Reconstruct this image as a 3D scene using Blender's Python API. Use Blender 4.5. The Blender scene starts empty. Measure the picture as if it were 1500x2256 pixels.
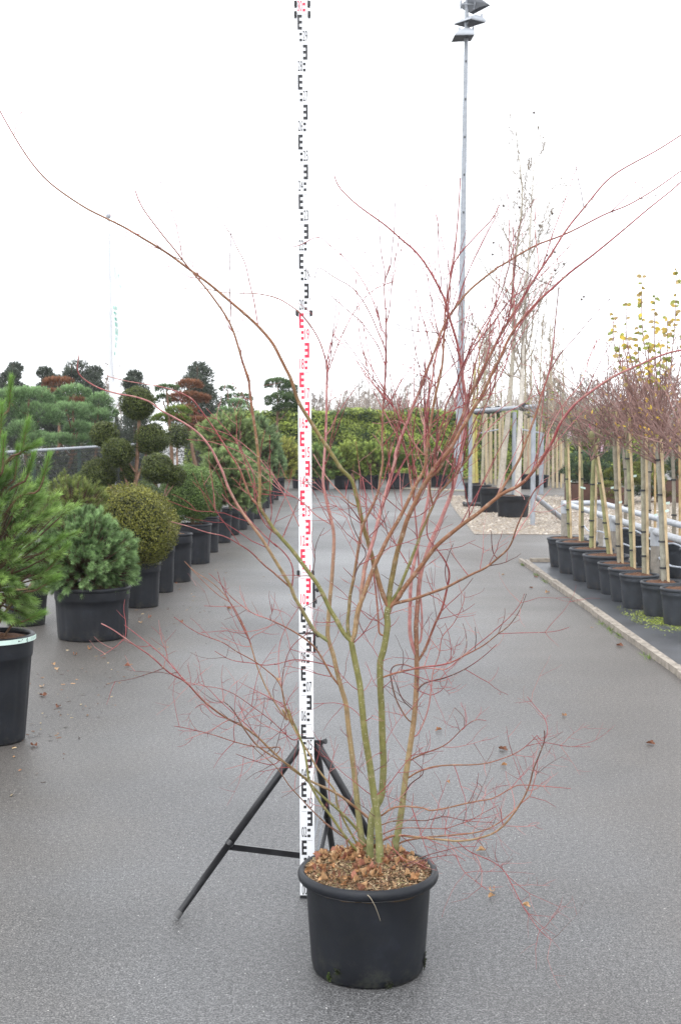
import bpy, math, random
import numpy as np
from mathutils import Vector

# ---------------------------------------------------------------- camera, sky, sun, exposure
SC = bpy.context.scene
COL = SC.collection
FPX, CX, CY, CAMH = 2850.0, 750.0, 1128.0, 1.6      # photograph pixels (1500 wide)
TH = math.atan(178.0 / FPX)
cam_d = bpy.data.cameras.new('camera')
cam = bpy.data.objects.new('camera', cam_d); COL.objects.link(cam)
cam.location = (0, 0, CAMH); cam.rotation_euler = (math.pi / 2 - TH, 0, 0)
cam_d.sensor_fit = 'HORIZONTAL'; cam_d.sensor_width = 36.0
cam_d.lens = FPX / 1500.0 * 36.0
cam_d.clip_start = 0.05; cam_d.clip_end = 4000
cam_d.dof.use_dof = True; cam_d.dof.focus_distance = 3.95; cam_d.dof.aperture_fstop = 20.0
SC.camera = cam

world = bpy.data.worlds.new('World'); SC.world = world; world.use_nodes = True
wt = world.node_tree; wt.nodes.clear()
sky = wt.nodes.new('ShaderNodeTexSky'); sky.sky_type = 'NISHITA'; sky.sun_disc = False
sky.sun_elevation = math.radians(52); sky.sun_rotation = math.radians(200)
sky.air_density = 1.0; sky.dust_density = 0.3; sky.ozone_density = 1.0
hs = wt.nodes.new('ShaderNodeHueSaturation'); hs.inputs['Saturation'].default_value = 0.10
bg = wt.nodes.new('ShaderNodeBackground'); bg.inputs['Strength'].default_value = 0.15
wo = wt.nodes.new('ShaderNodeOutputWorld')
mixs = wt.nodes.new('ShaderNodeMix'); mixs.data_type = 'RGBA'; mixs.inputs['Factor'].default_value = 0.75   # closed cloud deck over the clear sky
mixs.inputs['B'].default_value = (9.4, 9.7, 10.2, 1)
wt.links.new(sky.outputs['Color'], hs.inputs['Color']); wt.links.new(hs.outputs['Color'], mixs.inputs['A']); wt.links.new(mixs.outputs['Result'], bg.inputs['Color'])
wt.links.new(bg.outputs['Background'], wo.inputs['Surface'])
sun_d = bpy.data.lights.new('sun', 'SUN'); sun_d.energy = 0.9; sun_d.angle = math.radians(40)
sun_d.color = (1.0, 0.98, 0.95)
sun = bpy.data.objects.new('sun', sun_d); COL.objects.link(sun)
sun.rotation_euler = (math.radians(38), 0, math.radians(-20))
SC.view_settings.view_transform = 'Standard'; SC.view_settings.look = 'None'
SC.view_settings.exposure = 0.76; SC.view_settings.gamma = 1.0; SC.view_settings.use_curve_mapping = False
SC.render.engine = 'CYCLES'
SC.cycles.use_denoising = True; SC.cycles.denoising_prefilter = 'NONE'; SC.cycles.max_bounces = 6; SC.cycles.diffuse_bounces = 3
SC.cycles.use_adaptive_sampling = False
SC.cycles.volume_bounces = 1

# ---------------------------------------------------------------- pixels to places
CT, ST = math.cos(TH), math.sin(TH)
def ray(px, py):
    a = (px - CX) / FPX; b = -(py - CY) / FPX
    return np.array([a, CT + b * ST, -ST + b * CT])
def G(px, py, z=0.0):
    d = ray(px, py); t = (z - CAMH) / d[2]
    return np.array([d[0] * t, d[1] * t, z])
def P(px, py, Y):
    d = ray(px, py); t = Y / d[1]
    return np.array([d[0] * t, Y, CAMH + d[2] * t])
def mpp(Y): return Y / FPX                           # metres for one photograph pixel at distance Y

# ---------------------------------------------------------------- mesh helpers
class Geo:
    def __init__(s): s.V = []; s.C = []; s.F = []; s.n = 0; s.mi = []
    def add(s, v, f, col=None, mi=0):
        v = np.asarray(v, float).reshape(-1, 3); f = np.asarray(f, int)
        s.V.append(v); s.F.append(f + s.n); s.n += len(v); s.mi.append(np.full(len(f), mi))
        c = np.ones((len(v), 4))
        if col is not None: c[:, :3] = np.asarray(col, float).reshape(-1, 3)
        s.C.append(c)
        return s
    def mesh(s, name, mats, smooth=True, origin=None):
        v = np.concatenate(s.V)
        if origin is not None: v = v - np.asarray(origin)
        me = bpy.data.meshes.new(name)
        me.vertices.add(len(v)); me.vertices.foreach_set('co', v.astype(np.float32).ravel())
        li = np.concatenate([f.ravel() for f in s.F]); lt = np.concatenate([np.full(len(f), f.shape[1]) for f in s.F])
        me.loops.add(len(li)); me.loops.foreach_set('vertex_index', li.astype(np.int32))
        me.polygons.add(len(lt)); me.polygons.foreach_set('loop_start', np.concatenate([[0], np.cumsum(lt)[:-1]]).astype(np.int32))
        me.polygons.foreach_set('use_smooth', np.full(len(lt), smooth))
        if not isinstance(mats, (list, tuple)): mats = [mats]
        for m in mats: me.materials.append(m)
        if len(mats) > 1: me.polygons.foreach_set('material_index', np.concatenate(s.mi).astype(np.int32))
        ca = me.color_attributes.new('Col', 'FLOAT_COLOR', 'POINT')
        ca.data.foreach_set('color', np.concatenate(s.C).astype(np.float32).ravel())
        me.update(calc_edges=True)
        return me
    def obj(s, name, mats, parent=None, smooth=True, origin=None):
        """a mesh object; geometry is given in world space and kept there"""
        o = bpy.data.objects.new(name, None if not s.V else s.mesh(name, mats, smooth, origin)); COL.objects.link(o)
        if origin is not None: o.location = Vector(origin)
        if parent is not None:
            o.parent = parent
            w = np.array([0., 0., 0.]); q = parent
            while q is not None: w += np.array(q.location); q = q.parent
            o.location = Vector((np.array(origin) if origin is not None else 0) - w)
        return o
def tag(o, label=None, cat=None, group=None, kind=None):
    if label: o['label'] = label
    if cat: o['category'] = cat
    if group: o['group'] = group
    if kind: o['kind'] = kind
    return o
def thing(name, loc, label, cat, group=None):
    o = bpy.data.objects.new(name, None); COL.objects.link(o); o.location = Vector(loc); o.empty_display_size = 0.1
    return tag(o, label, cat, group)
def link_copy(name, me, loc, rot=(0, 0, 0), scale=(1, 1, 1), parent=None):
    o = bpy.data.objects.new(name, me); COL.objects.link(o)
    o.location = Vector(loc); o.rotation_euler = rot; o.scale = scale
    if parent is not None: o.parent = parent
    return o

def norm(v):
    v = np.asarray(v, float); return v / (np.linalg.norm(v, axis=-1, keepdims=True) + 1e-12)
def frames(p):
    t = np.gradient(p, axis=0); t = norm(t)
    ref = np.array([0, 0, 1.0]) if abs(t[0, 2]) < 0.9 else np.array([1.0, 0, 0])
    u = norm(np.cross(t[0], ref)); us = [u]
    for i in range(1, len(p)):
        u = u - t[i] * np.dot(u, t[i]); u = u / (np.linalg.norm(u) + 1e-12); us.append(u)
    u = np.array(us); return t, u, np.cross(t, u)
def tube(g, p, r, n=6, col=None, cap=True, mi=0):
    p = np.asarray(p, float); N = len(p); r = np.broadcast_to(np.asarray(r, float), (N,))
    t, u, w = frames(p); a = np.arange(n) * 2 * math.pi / n
    v = p[:, None] + r[:, None, None] * (np.cos(a)[None, :, None] * u[:, None] + np.sin(a)[None, :, None] * w[:, None])
    i = np.arange(N - 1)[:, None] * n; j = np.arange(n)[None]; k = (j + 1) % n
    f = np.stack([i + j, i + k, i + n + k, i + n + j], -1).reshape(-1, 4)
    c = None
    if col is not None:
        col = np.asarray(col, float)
        c = np.repeat(np.broadcast_to(col, (N, 3)), n, 0)
    v = v.reshape(-1, 3)
    g.add(v, f, c, mi)
    if cap:
        for ring, q, flip in ((v[:n], p[0], True), (v[-n:], p[-1], False)):
            vv = np.vstack([ring, q]); jj = np.arange(n); kk = (jj + 1) % n
            ff = np.stack([kk, jj, np.full(n, n)] if flip else [jj, kk, np.full(n, n)], -1)
            cc = None if c is None else np.vstack([c[:n] if flip else c[-n:], (c[0] if flip else c[-1])[None]])
            g.add(vv, ff, cc, mi)
def tubes_batch(g, polys, n=3, col=None):
    """many thin tubes that all have the same number of points: polys (K,N,3), radii (K,N), colours (K,3) or (K,N,3)"""
    p, r = polys; K, N = r.shape
    t = norm(np.gradient(p, axis=1)); ref = np.where(np.abs(t[:, :1, 2:]) < 0.9, np.array([0, 0, 1.0]), np.array([1.0, 0, 0]))
    u = norm(np.cross(t, np.broadcast_to(ref, t.shape))); w = np.cross(t, u)
    a = np.arange(n) * 2 * math.pi / n
    v = p[:, :, None] + r[:, :, None, None] * (np.cos(a)[:, None] * u[:, :, None] + np.sin(a)[:, None] * w[:, :, None])
    base = (np.arange(K) * N * n)[:, None, None]; i = (np.arange(N - 1) * n)[None, :, None]; j = np.arange(n)[None, None]; k = (j + 1) % n
    f = np.stack([base + i + j, base + i + k, base + i + n + k, base + i + n + j], -1).reshape(-1, 4)
    c = None
    if col is not None:
        col = np.asarray(col, float)
        if col.ndim == 2: col = col[:, None, :]
        c = np.broadcast_to(col[:, :, None, :], (K, N, n, 3)).reshape(-1, 3)
    g.add(v.reshape(-1, 3), f, c)
def lathe(g, prof, c, n=40, col=None, mi=0, wob=None):
    """profile of (radius, z) turned about the vertical through c"""
    prof = np.asarray(prof, float); a = np.arange(n) * 2 * math.pi / n; N = len(prof)
    R = prof[:, 0][:, None] * (np.ones(n)[None] if wob is None else wob(a, prof[:, 1]))
    v = np.stack([R * np.cos(a) + c[0], R * np.sin(a) + c[1], np.broadcast_to(prof[:, 1][:, None] + c[2], R.shape)], -1)
    i = np.arange(N - 1)[:, None] * n; j = np.arange(n)[None]; k = (j + 1) % n
    g.add(v.reshape(-1, 3), np.stack([i + j, i + k, i + n + k, i + n + j], -1).reshape(-1, 4), col, mi)
BOXF = np.array([[0, 3, 2, 1], [4, 5, 6, 7], [0, 1, 5, 4], [1, 2, 6, 5], [2, 3, 7, 6], [3, 0, 4, 7]])
def box(g, c, half, ax=None, col=None, mi=0):
    s = np.array([[-1, -1, -1], [1, -1, -1], [1, 1, -1], [-1, 1, -1], [-1, -1, 1], [1, -1, 1], [1, 1, 1], [-1, 1, 1]], float) * np.asarray(half)
    if ax is not None: s = s @ np.asarray(ax)
    g.add(s + np.asarray(c), BOXF, col, mi)
def bar(g, a, b, w, h, up=(0, 0, 1), col=None):
    a = np.asarray(a, float); b = np.asarray(b, float); d = b - a; L = np.linalg.norm(d); d = d / L
    s = norm(np.cross(d, up)); u = np.cross(s, d)
    box(g, (a + b) / 2, (L / 2, w / 2, h / 2), np.array([d, s, u]), col)
def smooth_path(pts, step):
    """Catmull-Rom through pts (any dimension), sampled about every step"""
    p = np.asarray(pts, float)
    if len(p) == 2: p = np.vstack([p[0], (p[0] + p[1]) / 2, p[1]])
    e = np.vstack([2 * p[0] - p[1], p, 2 * p[-1] - p[-2]]); out = []
    for i in range(1, len(e) - 2):
        n = max(1, int(np.linalg.norm(e[i + 1] - e[i]) / step)); t = (np.arange(n) / n)[:, None]
        a, b, c, d = e[i - 1], e[i], e[i + 1], e[i + 2]
        out.append(0.5 * (2 * b + (c - a) * t + (2 * a - 5 * b + 4 * c - d) * t ** 2 + (3 * b - a - 3 * c + d) * t ** 3))
    out.append(p[-1:]); return np.concatenate(out)

# ---------------------------------------------------------------- materials
def new_mat(name):
    m = bpy.data.materials.new(name); m.use_nodes = True; nt = m.node_tree
    return m, nt, nt.nodes['Principled BSDF']
def N(nt, t, **kw):
    n = nt.nodes.new(t)
    for k, v in kw.items():
        if k in n.inputs: n.inputs[k].default_value = v
        else: setattr(n, k, v)
    return n
def noise(nt, scale, detail=4, rough=0.55, co=None, dim='Object'):
    n = N(nt, 'ShaderNodeTexNoise', Scale=scale, Detail=detail, Roughness=rough)
    if co is None:
        co = N(nt, 'ShaderNodeTexCoord').outputs[dim]
    nt.links.new(co, n.inputs['Vector']); return n
def ramp(nt, src, stops):
    r = N(nt, 'ShaderNodeValToRGB'); e = r.color_ramp.elements
    while len(e) < len(stops): e.new(0.5)
    for q, (p, c) in zip(e, stops): q.position = p; q.color = (*c, 1) if len(c) == 3 else c
    nt.links.new(src, r.inputs['Fac']); return r
def g3(v): return (v, v, v)
def simple(name, col, rough=0.6, var=0.15, scale=20, bump=0.0, bscale=200, metal=0.0, spec=0.5):
    m, nt, b = new_mat(name); c = np.array(col)
    n = noise(nt, scale); r = ramp(nt, n.outputs['Fac'], [(0.3, tuple(c * (1 - var))), (0.7, tuple(np.minimum(c * (1 + var), 1)))])
    nt.links.new(r.outputs['Color'], b.inputs['Base Color'])
    b.inputs['Roughness'].default_value = rough; b.inputs['Metallic'].default_value = metal; b.inputs['Specular IOR Level'].default_value = spec
    if bump:
        n2 = noise(nt, bscale); bp = N(nt, 'ShaderNodeBump', Strength=bump, Distance=0.004)
        nt.links.new(n2.outputs['Fac'], bp.inputs['Height']); nt.links.new(bp.outputs['Normal'], b.inputs['Normal'])
    return m
def vcol(name, rough=0.6, var=0.25, scale=30, trans=0.0, bump=0.0, bscale=120, spec=0.4, island=0.0):
    """colour from the mesh's own colour attribute, with mottling; leaves let some light through"""
    m, nt, b = new_mat(name)
    at = N(nt, 'ShaderNodeAttribute', attribute_name='Col')
    n = noise(nt, scale); r = ramp(nt, n.outputs['Fac'], [(0.25, g3(1 - var)), (0.75, g3(1 + var))])
    mx = N(nt, 'ShaderNodeMix', data_type='RGBA', blend_type='MULTIPLY'); mx.inputs['Factor'].default_value = 1
    nt.links.new(at.outputs['Color'], mx.inputs['A']); nt.links.new(r.outputs['Color'], mx.inputs['B'])
    out = mx.outputs['Result']
    if island:
        ge = N(nt, 'ShaderNodeNewGeometry'); r2 = ramp(nt, ge.outputs['Random Per Island'], [(0, g3(1 - island)), (1, g3(1 + island))])
        m2 = N(nt, 'ShaderNodeMix', data_type='RGBA', blend_type='MULTIPLY'); m2.inputs['Factor'].default_value = 1
        nt.links.new(out, m2.inputs['A']); nt.links.new(r2.outputs['Color'], m2.inputs['B']); out = m2.outputs['Result']
    nt.links.new(out, b.inputs['Base Color'])
    b.inputs['Roughness'].default_value = rough; b.inputs['Specular IOR Level'].default_value = spec
    if trans:
        tr = N(nt, 'ShaderNodeBsdfTranslucent'); nt.links.new(out, tr.inputs['Color'])
        ms = N(nt, 'ShaderNodeMixShader'); ms.inputs['Fac'].default_value = trans
        nt.links.new(b.outputs['BSDF'], ms.inputs[1]); nt.links.new(tr.outputs['BSDF'], ms.inputs[2])
        nt.links.new(ms.outputs['Shader'], nt.nodes['Material Output'].inputs['Surface'])
    if bump:
        n2 = noise(nt, bscale); bp = N(nt, 'ShaderNodeBump', Strength=bump, Distance=0.004)
        nt.links.new(n2.outputs['Fac'], bp.inputs['Height']); nt.links.new(bp.outputs['Normal'], b.inputs['Normal'])
    return m

def asphalt_mat():
    m, nt, b = new_mat('asphalt')
    co = N(nt, 'ShaderNodeTexCoord').outputs['Object']
    fine = noise(nt, 165, 3, 0.8, co); mid = noise(nt, 1.6, 4, 0.55, co); big = noise(nt, 0.35, 3, 0.5, co)
    r1 = ramp(nt, fine.outputs['Fac'], [(0.36, (0.020, 0.020, 0.0205)), (0.5, (0.084, 0.0835, 0.0845)), (0.64, (0.215, 0.213, 0.212))])
    coarse = noise(nt, 52, 2, 0.7, co); rc = ramp(nt, coarse.outputs['Fac'], [(0.32, g3(0.62)), (0.5, g3(1.0)), (0.68, g3(1.5))])
    mc = N(nt, 'ShaderNodeMix', data_type='RGBA', blend_type='MULTIPLY'); mc.inputs['Factor'].default_value = 0.85
    nt.links.new(r1.outputs['Color'], mc.inputs['A']); nt.links.new(rc.outputs['Color'], mc.inputs['B'])
    vo = N(nt, 'ShaderNodeTexVoronoi', Scale=60.0); nt.links.new(co, vo.inputs['Vector'])
    gl = ramp(nt, vo.outputs['Distance'], [(0.0, g3(1)), (0.10, g3(1)), (0.16, g3(0))])
    wn = N(nt, 'ShaderNodeTexWhiteNoise'); nt.links.new(vo.outputs['Position'], wn.inputs['Vector'])
    sel = ramp(nt, wn.outputs['Value'], [(0.93, g3(0)), (0.97, g3(1))])
    mu = N(nt, 'ShaderNodeMath', operation='MULTIPLY'); nt.links.new(gl.outputs['Color'], mu.inputs[0]); nt.links.new(sel.outputs['Color'], mu.inputs[1])
    mx = N(nt, 'ShaderNodeMix', data_type='RGBA'); nt.links.new(mu.outputs[0], mx.inputs['Factor']); nt.links.new(mc.outputs['Result'], mx.inputs['A'])
    mx.inputs['B'].default_value = (0.55, 0.54, 0.52, 1)
    # old dirt trodden along the two rows of pots (brownish), cleaner in the lane
    sx = N(nt, 'ShaderNodeSeparateXYZ'); nt.links.new(co, sx.inputs[0])
    ab = N(nt, 'ShaderNodeMath', operation='ABSOLUTE'); nt.links.new(sx.outputs['X'], ab.inputs[0])
    ad = N(nt, 'ShaderNodeMath', operation='ADD'); nt.links.new(ab.outputs[0], ad.inputs[0])
    sc = N(nt, 'ShaderNodeMath', operation='MULTIPLY'); nt.links.new(mid.outputs['Fac'], sc.inputs[0]); sc.inputs[1].default_value = 1.3
    nt.links.new(sc.outputs[0], ad.inputs[1])
    mr = N(nt, 'ShaderNodeMapRange'); nt.links.new(ad.outputs[0], mr.inputs['Value']); mr.inputs['From Min'].default_value = 1.15; mr.inputs['From Max'].default_value = 2.2
    mr.inputs['To Max'].default_value = 0.65
    dm = N(nt, 'ShaderNodeMix', data_type='RGBA', blend_type='MULTIPLY'); nt.links.new(mr.outputs[0], dm.inputs['Factor'])
    nt.links.new(mx.outputs['Result'], dm.inputs['A']); dm.inputs['B'].default_value = (0.90, 0.78, 0.65, 1)
    st_ = noise(nt, 0.55, 6, 0.62, co); r2 = ramp(nt, st_.outputs['Fac'], [(0.30, g3(0.78)), (0.47, g3(0.98)), (0.70, g3(1.16))])
    m3 = N(nt, 'ShaderNodeMix', data_type='RGBA', blend_type='MULTIPLY'); m3.inputs['Factor'].default_value = 1
    nt.links.new(dm.outputs['Result'], m3.inputs['A']); nt.links.new(r2.outputs['Color'], m3.inputs['B'])
    nt.links.new(m3.outputs['Result'], b.inputs['Base Color'])
    # damp patches are smoother
    rr = ramp(nt, big.outputs['Fac'], [(0.38, g3(0.42)), (0.64, g3(0.60))])
    nt.links.new(rr.outputs['Color'], b.inputs['Roughness'])
    bp = N(nt, 'ShaderNodeBump', Strength=0.45, Distance=0.004); nt.links.new(fine.outputs['Fac'], bp.inputs['Height'])
    nt.links.new(bp.outputs['Normal'], b.inputs['Normal'])
    return m
def gravel_mat():
    m, nt, b = new_mat('gravel'); co = N(nt, 'ShaderNodeTexCoord').outputs['Object']
    vo = N(nt, 'ShaderNodeTexVoronoi', Scale=44.0); nt.links.new(co, vo.inputs['Vector'])
    wn = N(nt, 'ShaderNodeTexWhiteNoise'); nt.links.new(vo.outputs['Position'], wn.inputs['Vector'])
    r = ramp(nt, wn.outputs['Value'], [(0, (0.11, 0.085, 0.065)), (0.3, (0.22, 0.175, 0.135)), (0.65, (0.34, 0.285, 0.225)), (1, (0.46, 0.41, 0.35))])
    nt.links.new(r.outputs['Color'], b.inputs['Base Color']); b.inputs['Roughness'].default_value = 0.8
    bp = N(nt, 'ShaderNodeBump', Strength=1.0, Distance=0.02); bp.invert = True
    nt.links.new(vo.outputs['Distance'], bp.inputs['Height']); nt.links.new(bp.outputs['Normal'], b.inputs['Normal'])
    return m
M = {}
M['asphalt'] = asphalt_mat(); M['gravel'] = gravel_mat()
def pot_mat(name, col, dirt=(0.10, 0.085, 0.065), k=0.55):
    """black nursery plastic: dusty, scuffed, with splashed dirt near the foot"""
    m, nt, b = new_mat(name); co = N(nt, 'ShaderNodeTexCoord').outputs['Object']
    n1 = noise(nt, 7, 6, 0.65, co); r = ramp(nt, n1.outputs['Fac'], [(0.3, tuple(np.array(col) * 0.7)), (0.6, tuple(np.array(col) * 1.25)), (0.74, tuple(np.array(col) * 2.6))])
    sx = N(nt, 'ShaderNodeSeparateXYZ'); nt.links.new(co, sx.inputs[0])
    mr = N(nt, 'ShaderNodeMapRange'); nt.links.new(sx.outputs['Z'], mr.inputs['Value']); mr.inputs['From Min'].default_value = 0.0; mr.inputs['From Max'].default_value = 0.10
    mr.inputs['To Min'].default_value = k; mr.inputs['To Max'].default_value = 0.06
    n2 = noise(nt, 22, 6, 0.7, co); r2 = ramp(nt, n2.outputs['Fac'], [(0.48, g3(0)), (0.7, g3(1))])
    mu = N(nt, 'ShaderNodeMath', operation='MULTIPLY'); nt.links.new(mr.outputs[0], mu.inputs[0]); nt.links.new(r2.outputs['Color'], mu.inputs[1])
    mx = N(nt, 'ShaderNodeMix', data_type='RGBA'); nt.links.new(mu.outputs[0], mx.inputs['Factor']); nt.links.new(r.outputs['Color'], mx.inputs['A'])
    mx.inputs['B'].default_value = (*dirt, 1); nt.links.new(mx.outputs['Result'], b.inputs['Base Color'])
    b.inputs['Specular IOR Level'].default_value = 0.36
    rr = ramp(nt, n1.outputs['Fac'], [(0.3, g3(0.38)), (0.7, g3(0.60))]); nt.links.new(rr.outputs['Color'], b.inputs['Roughness'])
    bp = N(nt, 'ShaderNodeBump', Strength=0.12, Distance=0.003); nt.links.new(n2.outputs['Fac'], bp.inputs['Height']); nt.links.new(bp.outputs['Normal'], b.inputs['Normal'])
    return m
M['pot'] = pot_mat('black_plastic', (0.0065, 0.0078, 0.0112), (0.07, 0.072, 0.05), 0.6)
M['pot_far'] = pot_mat('dusty_black_plastic', (0.0080, 0.0095, 0.0132), (0.10, 0.085, 0.06), 0.45)
M['pot_right'] = pot_mat('weathered_black_plastic', (0.031, 0.035, 0.042), (0.15, 0.115, 0.08), 0.6)
M['galv_pale'] = simple('pale_galvanised_pipe', (0.45, 0.47, 0.50), 0.45, 0.12, 12, 0.05, 60, 0.1)
M['soil'] = simple('potting_bark', (0.115, 0.052, 0.026), 0.9, 0.55, 60, 1.0, 90)
M['metal_black'] = simple('black_anodised', (0.014, 0.014, 0.016), 0.32, 0.3, 30, 0.03, 300)
M['rubber'] = simple('dark_rubber', (0.03, 0.03, 0.032), 0.6, 0.3, 40)
M['white'] = simple('white_enamel', (0.80, 0.81, 0.83), 0.35, 0.03, 15)
M['ink_black'] = simple('black_print', (0.018, 0.018, 0.02), 0.45, 0.3, 80)
M['ink_red'] = simple('red_print', (0.72, 0.025, 0.075), 0.45, 0.12, 80)
M['galv'] = simple('galvanised_steel', (0.30, 0.32, 0.35), 0.5, 0.16, 9, 0.05, 60, 0.2)
M['alu'] = simple('pale_lamp_housing', (0.34, 0.36, 0.39), 0.5, 0.1, 6)
M['lampglass'] = simple('dark_lamp_glass', (0.05, 0.055, 0.065), 0.6, 0.2, 4, spec=0.15)
M['bark'] = vcol('maple_bark', 0.5, 0.34, 42, bump=0.35, bscale=160)
def add_lenticels(m):
    nt = m.node_tree; b = nt.nodes['Principled BSDF']; src = b.inputs['Base Color'].links[0].from_socket
    co = N(nt, 'ShaderNodeTexCoord').outputs['Object']; vo = N(nt, 'ShaderNodeTexVoronoi', Scale=130.0); nt.links.new(co, vo.inputs['Vector'])
    r = ramp(nt, vo.outputs['Distance'], [(0.0, g3(0.75)), (0.22, g3(0.6)), (0.32, g3(0))]); wn = N(nt, 'ShaderNodeTexWhiteNoise'); nt.links.new(vo.outputs['Position'], wn.inputs['Vector'])
    se = ramp(nt, wn.outputs['Value'], [(0.60, g3(0)), (0.70, g3(1))]); mu = N(nt, 'ShaderNodeMath', operation='MULTIPLY'); nt.links.new(r.outputs['Color'], mu.inputs[0]); nt.links.new(se.outputs['Color'], mu.inputs[1])
    mx = N(nt, 'ShaderNodeMix', data_type='RGBA'); nt.links.new(mu.outputs[0], mx.inputs['Factor']); nt.links.new(src, mx.inputs['A']); mx.inputs['B'].default_value = (0.42, 0.37, 0.27, 1); nt.links.new(mx.outputs['Result'], b.inputs['Base Color'])
add_lenticels(M['bark'])
M['wood'] = vcol('tree_bark', 0.75, 0.25, 25, bump=0.5, bscale=80)
M['twig'] = vcol('twig_bark', 0.7, 0.15, 10)
M['needle'] = vcol('pine_needles', 0.5, 0.25, 8, trans=0.3, island=0.2)
M['leaf'] = vcol('small_leaves', 0.42, 0.30, 7, trans=0.18, island=0.35)
M['dry'] = vcol('dry_leaf', 0.75, 0.35, 45, trans=0.15)
M['mulch'] = vcol('mulch_slivers', 0.8, 0.25, 40, island=0.45)
M['bamboo'] = vcol('bamboo', 0.5, 0.15, 14)
M['timber'] = simple('weathered_timber', (0.27, 0.235, 0.195), 0.8, 0.38, 13, 0.8, 45)
M['corten'] = simple('rusty_steel', (0.085, 0.04, 0.028), 0.75, 0.3, 5, 0.2, 40)
M['bed'] = simple('bed_cloth', (0.052, 0.056, 0.063), 0.42, 0.4, 2.5, 0.25, 90)
M['flagpole'] = simple('grey_white_pole', (0.62, 0.63, 0.65), 0.5, 0.05, 5)
M['paper'] = simple('pale_green_label', (0.62, 0.78, 0.70), 0.5, 0.06, 30)
M['flag'] = vcol('white_flag_cloth', 0.8, 0.03, 4, trans=0.5)
M['green_print'] = simple('green_flag_print', (0.12, 0.50, 0.38), 0.8, 0.1, 10)
M['pink'] = simple('pink_tag', (0.62, 0.05, 0.22), 0.5, 0.5, 25)
M['pinkpale'] = simple('pale_pink_tag', (0.75, 0.55, 0.66), 0.5, 0.35, 18)
M['net'] = simple('dark_netting', (0.020, 0.024, 0.026), 0.6, 0.3, 20)
M['concrete'] = simple('concrete_strip', (0.36, 0.34, 0.27), 0.85, 0.25, 3, 0.3, 50)
M['stone'] = vcol('pebbles', 0.8, 0.2, 20, island=0.3)
M['hose'] = simple('pale_hose', (0.46, 0.5, 0.56), 0.5, 0.1, 20)
# ---------------------------------------------------------------- ground
def sheet(name, pts, z, mat):
    g = Geo(); p = np.array([[q[0], q[1], z] for q in pts]); g.add(p, [list(range(len(p)))])
    return tag(g.obj(name, mat), kind='structure')
sheet('ground', [(-600, -60), (600, -60), (600, 1500), (-600, 1500)], 0.0, M['asphalt'])
gp = [G(983, 1092), G(1000, 1122), G(1045, 1178), (9.5, G(1045, 1178)[1] - 0.25), (9.5, G(1250, 1095)[1]), G(1250, 1095)]
sheet('gravel_bed', [(q[0], q[1]) for q in gp], 0.006, M['gravel'])
sheet('planting_bed', [(2.30, 5.5), (9.0, 5.5), (9.0, 15.72), (2.30, 15.72)], 0.004, M['bed'])
# pale concrete strip at the end of the lane
g = Geo(); a, b_ = G(868, 1077), G(1035, 1083)
bar(g, (a[0], a[1], 0.02), (b_[0], b_[1], 0.02), 0.14, 0.05); tag(g.obj('kerb', M['concrete']), kind='structure')
# timber edging, board by board
random.seed(5)
te = thing('timber_edging', (2.24, 12, 0), 'weathered grey timber edging boards along the right planting bed', 'edging')
ys = [5.4, 8.35, 11.2, 13.4, 15.8]
for i in range(4):
    g = Geo(); dx = random.uniform(-0.012, 0.012)
    bar(g, (2.215 + dx, ys[i] + 0.006, 0.020), (2.215 - dx, ys[i + 1] - 0.006, 0.018), 0.040, 0.052); g.obj('board', M['timber'], te, False)
    g = Geo(); bar(g, (2.262 - dx, ys[i] + 0.3, 0.014), (2.262 + dx, min(ys[i + 1] + 0.28, 15.76), 0.013), 0.036, 0.040); g.obj('board', M['timber'], te, False)
g = Geo(); bar(g, (2.32, 15.79, 0.02), (4.2, 15.79, 0.02), 0.07, 0.055); g.obj('board', M['timber'], te, False)

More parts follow.
